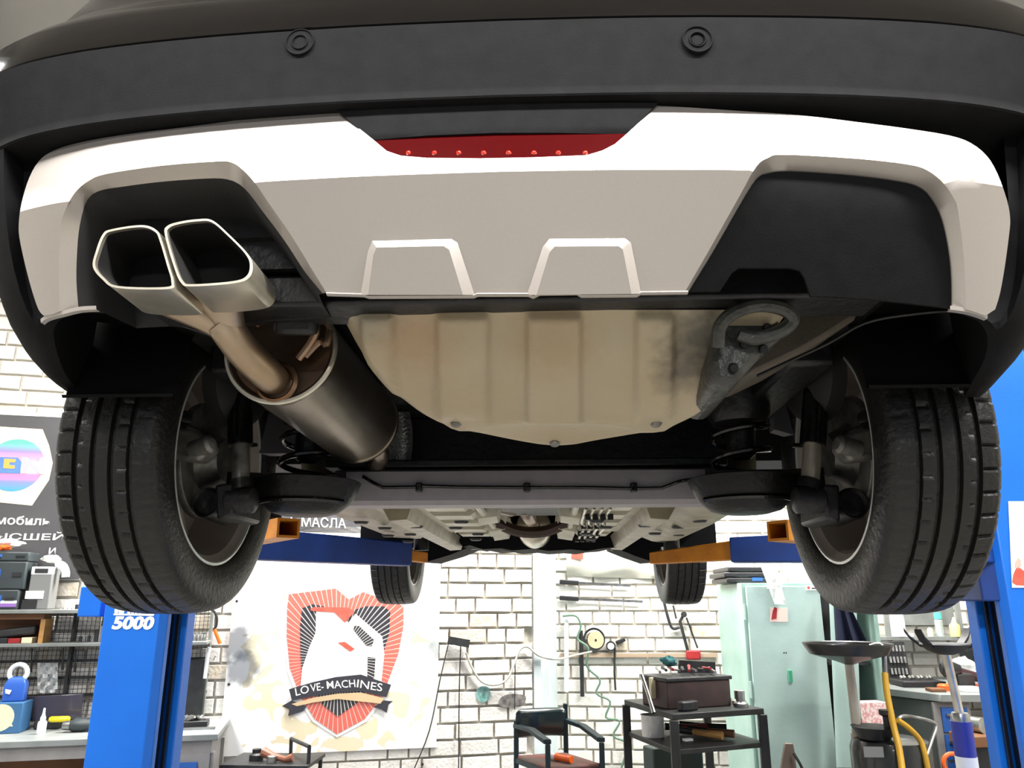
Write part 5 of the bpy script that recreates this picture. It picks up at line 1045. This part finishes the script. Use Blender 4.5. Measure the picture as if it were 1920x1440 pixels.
MB().tube(sm([P(1632, 1212, 4.15), P(1650, 1209, 4.12), P(1657, 1222, 4.1), P(1659, 1262, 4.08)], 5), .012, 10).build('spout', m_met, t)
MB().tube(sm([P(1659, 1262, 4.08), P(1663, 1300, 4.05), P(1675, 1360, 4.0), P(1685, 1400, 3.95), P(1692, 1445, 3.9)], 5), .015, 12).build('hose', mat('yellow_hose', '#c79a1e', .45, col2='#b98c2e', nscale=9), t)
MB().tube(sm([P(1683, 1350, 4.0), P(1705, 1366, 4.0), P(1725, 1388, 4.0), P(1734, 1415, 3.98), P(1740, 1445, 3.97)], 5), .013, 10).build('hose', MATS['yellow_hose'], t)
MB().tube(sm([P(1680, 1352, 4.02), P(1690, 1344, 4.02), P(1710, 1344, 4.05), P(1745, 1352, 4.05), P(1755, 1362, 4.05), P(1748, 1385, 4.03), P(1738, 1415, 4.0)], 3), .008, 8).build('push_handle', m_met, t)
MB().lathe(P(1664, 1352, 4.05), (0, 0, 1), [(0, -.04), (.02, -.04), (.02, .02), (.035, .03), (.035, .05), (0, .05)], 12).build('valve', m_blk, t)
for dx in (-.14, .14):
    for dy in (-.12, .12): MB().cyl(V(tc_.x+dx-.012, tc_.y+dy, .05), V(tc_.x+dx+.012, tc_.y+dy, .05), .05, n=14).build('castor', m_blk, t)
MB().bar(V(pc.x, pc.y, .5), V(tc_.x-.15, tc_.y, .5), .04).build('bracket', m_blk, t); MB().cyl(V(pc.x, pc.y, 0), V(pc.x, pc.y, .56), .03).build('lower_pole', m_pipew, t)
# transmission jack
JY = 3.45; jx = P(1794, 1300, JY)
t = thing('gearbox_jack', 'blue gearbox jack with a chrome ram and a four-armed black saddle', 'jack', V(jx.x, JY, 0))
zs_ = P(1787, 1208, JY).z
MB().lathe(V(jx.x-.02, JY, zs_), (0, 0, 1), [(0, -.04), (.03, -.04), (.07, -.025), (.10, 0), (.095, .004), (.06, -.005), (0, -.008)], 24).build('saddle', m_greydk, t)
for a in (35, 145, 215, 325):
    d = V(math.cos(R(a)), .7*math.sin(R(a)), 0); b_ = V(jx.x-.02, JY, zs_)
    MB().loft([[p+V(-d.y, d.x, 0)*.018*i+V(0, 0, .007*j) for i, j in ((-1, -1), (1, -1), (1, 1), (-1, 1))] for p in (b_+d*.04-V(0, 0, .015), b_+d*.10-V(0, 0, .005), b_+d*.14+V(0, 0, .025), b_+d*.16+V(0, 0, .055))], close=True, caps=True).build('saddle_arm', m_greydk, t)
zc_ = P(1802, 1342, JY).z
MB().cyl(V(jx.x, JY, zc_), V(jx.x-.02, JY, zs_-.04), .017, n=18).build('ram', m_chrome, t); MB().lathe(V(jx.x, JY, zc_), (0, 0, 1), [(.03, -.03), (.036, -.03), (.036, 0), (.03, .012), (.017, .012)], 18).build('collar', m_met, t)
MB().lathe(V(jx.x, JY, 0), (0, 0, 1), [(0, .1), (.04, .1), (.04, zc_-.02), (0, zc_-.02)], 20).build('cylinder', mat('jack_blue', '#343fa4', .4, col2='#2c3590', nscale=8), t); MB().lathe(V(jx.x, JY, 0), (0, 0, 1), [(.0405, zc_-.20), (.041, zc_-.20), (.041, zc_-.15), (.0405, zc_-.15)], 20).build('white_band', m_white, t)
for a in (45, 135, 225, 315): MB().bar(V(jx.x, JY, .12), V(jx.x+.2*math.cos(R(a)), JY+.2*math.sin(R(a)), .06), .05).build('foot', m_bluedk, t)
# right bench
xl_, xr_ = P(1655, 1300, 5.5).x, 4.4; zb_ = P(1760, 1300, 5.2).z
t = thing('right_workbench', 'grey workbench with blue drawers behind the gearbox jack', 'workbench', V(2.8, 5.6, 0))
MB().prism([P(1640, 1292, 5.6)*1, P(1770, 1302, 5.15)*1, V(4.5, 5.15, zb_), V(4.5, BY-.05, zb_), V(P(1640, 1292, 5.6).x, BY-.05, zb_)] if False else [V(xl_, 5.5, zb_), V(P(1762, 1300, 5.15).x, 5.15, zb_), V(4.6, 5.15, zb_), V(4.6, BY-.06, zb_), V(xl_, BY-.06, zb_)], (0, 0, -.045)).build('worktop', m_bench, t, bevel=.004)
x0 = P(1752, 1350, 5.2).x; x1 = P(1822, 1350, 5.2).x
c = MB().box(V((x0+x1)/2, 5.6, (zb_-.05)/2), (x1-x0, .8, zb_-.05)).build('drawer_cabinet', m_steelgrey, t); 
for k in range(4): d = MB().box(V((x0+x1)/2+.01, 5.195, zb_-.15-.155*k), (x1-x0-.07, .015, .14)).build('drawer', m_bluedr, c); MB().box(V((x0+x1)/2, 5.18, zb_-.12-.155*k), (.09, .015, .012)).build('drawer_handle', m_met, d)
MB().prism([V(xl_+.02, 5.52, 0), V(x0, 5.22, 0), V(x0, 5.26, 0), V(xl_+.02, 5.56, 0)], (0, 0, zb_-.05)).build('side_panel', mat('bench_panel', '#5d605f', .5, col2='#525553', nscale=6), t); MB().box(V(4.4, 5.3, (zb_-.05)/2), (.06, .06, zb_-.05)).build('leg', m_steelgrey, t)
MB().box(V(3.9, 6.1, .45), (1.3, .03, .8)).build('back_panel', m_woodd, t)
zsf = P(1700, 1194, 5.95).z; xs0, xs1 = P(1640, 1195, 5.95).x, P(1850, 1195, 5.95).x
t = thing('wall_shelf', 'thin grey wall shelf with bottles above the right workbench', 'shelf', V((xs0+xs1)/2, 6.1, zsf))
MB().box(V((xs0+xs1)/2, 6.14, zsf-.012), (xs1-xs0, .38, .022)).build('board', m_shelf, t)
for x in (xs0+.12, xs1-.15): MB().box(V(x, 6.0, (zsf+zb_)/2+.3), (.03, .03, zsf-zb_+.6)).build('upright', m_shelf, t)
MB().box(V((xs0+xs1)/2+.1, 6.28, zsf+.28), (xs1-xs0-.3, .02, .42)).build('peg_panel', m_shelf, t)
def bottle(px, Y, z, prof, m, cap, label, name='bottle', nn=16):
    p = V(P(px, 1190, Y).x, Y, z+.0005); o = MB().lathe(p, (0, 0, 1), prof, nn).build(name, m); tag(o, label, 'bottle', 'bottles on the wall shelf')
    if cap: MB().lathe(p, (0, 0, 1), cap[0], nn).build('cap', cap[1], o)
    return o
bottle(1684, 6.0, zsf, [(0, 0), (.055, 0), (.055, .12), (.05, .15), (.02, .17), (0, .17)], m_white, ([(.022, .165), (.022, .19), (0, .19)], m_white), 'large white canister on the wall shelf under the right tyre', 'canister')
bottle(1763, 6.0, zsf, [(0, 0), (.028, 0), (.028, .11), (.02, .12), (0, .12)], mat('clear_bottle', '#b5c0bd', .2, alpha=.7), ([(.022, .12), (.026, .122), (.026, .165), (0, .168)], mat('teal_cap', '#58c4c0', .4)), 'clear bottle with a teal cap on the wall shelf')
bottle(1792, 5.98, zsf, [(0, 0), (.036, 0), (.036, .075), (.03, .085), (.012, .10), (0, .10)], mat('pale_yellow', '#d8d183', .35), ([(.02, .09), (.012, .115), (.004, .135), (0, .136)], m_cre), 'pale yellow bottle with a pointed cap on the wall shelf')
bottle(1705, 5.98, zsf, [(0, 0), (.03, 0), (.03, .02), (0, .02)], m_white, None, 'flat white dish on the wall shelf right of the canister', 'dish')
bottle(1745, 5.98, zsf, [(0, 0), (.02, 0), (.02, .05), (.012, .06), (0, .062)], m_cre, None, 'tiny cream jar on the wall shelf left of the teal cap', 'jar')
# things on the right bench
t = thing('socket_case', 'open black case of chrome sockets standing on the right workbench', 'tool case', V(P(1690, 1285, 5.6).x, 5.6, zb_))
xa_, xb_ = P(1668, 1280, 5.75).x, P(1712, 1280, 5.75).x
MB().box(V((xa_+xb_)/2, 5.80, zb_+.14), (xb_-xa_, .03, .27), rx=-.15).build('lid', m_blk, t, bevel=.006); MB().box(V((xa_+xb_)/2+.05, 5.62, zb_+.02), (xb_-xa_+.12, .22, .038)).build('base', m_blk, t, bevel=.006)
for r_ in range(3):
    for k in range(5): c = V(xa_+.03+k*(xb_-xa_-.06)/4, 5.778+.012*r_*0-.02, zb_+.06+.075*r_); MB().cyl(c, c+V(0, .006, .04), .009, n=8).build('socket', m_met, t)
for k in range(8): c = V(xa_+.03+k*.028, 5.6+.02*(k % 2), zb_+.045); MB().cyl(c, c+V(.0, .03, .012), .011, n=8).build('socket', m_met, t)
t = thing('polisher', 'black polisher with an orange grip lying on the right workbench', 'power tool', V(P(1750, 1280, 5.5).x, 5.5, zb_))
a, b = P(1760, 1255, 5.4), P(1828, 1262, 5.38); a.z = zb_+.13; b.z = zb_+.12
MB().tube([a.lerp(b, s_) for s_ in (.06, .16, .35, .6)], [.03, .055, .05, .03], 14).build('body', m_blk, t); MB().tube([P(1765, 1251, 5.5), P(1783, 1254, 5.5)], [.02, .024], 12).build('orange_ring', m_org, t); MB().tube([P(1785, 1256, 5.5), P(1850, 1275, 5.5)], .03, 10).build('hose', mat('maroon_hose', '#3a1d22', .5), t)
MB().box(V(P(1800, 1280, 5.45).x, 5.42, zb_+.05), (.11, .12, .098)).build('foot', m_greydk, t, bevel=.01)
o = MB().lathe(V(P(1770, 1285, 5.35).x, 5.35, zb_+.0005), (0, 0, 1), [(0, 0), (.04, 0), (.042, .03), (.03, .04), (0, .04)], 16).build('orange_puck', m_org); tag(o, 'orange round cap on the bench in front of the polisher', 'cap')
for k, (x0, x1, h, mm, lb) in enumerate(((1802, 1832, .03, m_white, 'white box of papers on the right workbench'), (1838, 1870, .045, m_org, 'orange and white carton on the right workbench near the column'), (1740, 1768, .02, m_woodd, 'brown handled tool at the front of the right workbench'))):
    p0, p1 = P(x0, 1290, 5.3), P(x1, 1290, 5.3); o = MB().box(V((p0.x+p1.x)/2, 5.3, zb_+h/2+.0005), (p1.x-p0.x, .09, h)).build('bench_item', mm, bevel=.004); tag(o, lb, 'box' if k < 2 else 'tool')
crumple(V(P(1845, 1255, 5.9).x, 5.9, zb_+.21), .13, m_blk, 'black_bag', 'black bag heaped against the wall on the right workbench', 'bag', 21, 1.1)
crumple(V(P(1808, 1255, 5.7).x, 5.7, zb_+.11), .07, m_bag, 'clear_bag', 'clear bag on the right workbench behind the jack', 'bag', 23, .9)
# box, and things under the bench
o = MB().box(V(P(1637, 1340, 4.9).x, 4.95, P(1637, 1345, 4.9).z-.02), (.17, .10, .20), rz=.2).build('pink_box', mat('pink_pattern', '#d69a98', .6, col2='#e8d8d4', nscale=60, namt=.15), bevel=.003); tag(o, 'pink patterned carton behind the oil drainer', 'box')
zz = P(1637, 1345, 4.9).z-.125; q_ = MB().box(V(P(1637, 1340, 4.9).x, 4.95, zz/2), (.24, .2, zz)).build('low_stand', m_blk, bevel=.006); tag(q_, 'low dark stand under the pink carton', 'stand')
o = MB().tube([P(1822, 1358, 5.0), P(1846, 1361, 4.92)], [.045, .045], 18).build('chrome_can', m_met); tag(o, 'chrome cylinder lying under the right workbench', 'cylinder')
o = MB().box(V(P(1845, 1380, 4.95).x, 4.95, P(1845, 1385, 4.95).z), (.30, .20, .06), rz=.2).build('brown_box', m_woodd, bevel=.006); tag(o, 'brown board under the right workbench carrying the chrome cylinder', 'board')
zq = P(1845, 1385, 4.95).z-.03; MB().box(V(P(1845, 1380, 4.95).x, 4.95, zq/2), (.22, .16, zq)).build('support', m_blk, o)
o = MB().box(V(P(1832, 1425, 4.6).x, 4.6, .42), (.14, .1, .5)).build('beige_canister', mat('beige_plastic', '#a89f93', .5), bevel=.02); tag(o, 'beige canister on the floor behind the gearbox jack', 'canister')
MB().box(V(P(1832, 1425, 4.6).x, 4.6, .085), (.12, .09, .17)).build('foot', m_blk, o)
o = MB().tube([V(P(1787, 1435, 4.7).x+.05*math.cos(a), 4.7, P(1787, 1432, 4.7).z+.05*math.sin(a)) for a in [2*PI*i/18 for i in range(18)]], .012, 8, close=True).build('orange_ring', m_org); tag(o, 'orange ring hanging in front of the blue drawers', 'ring')
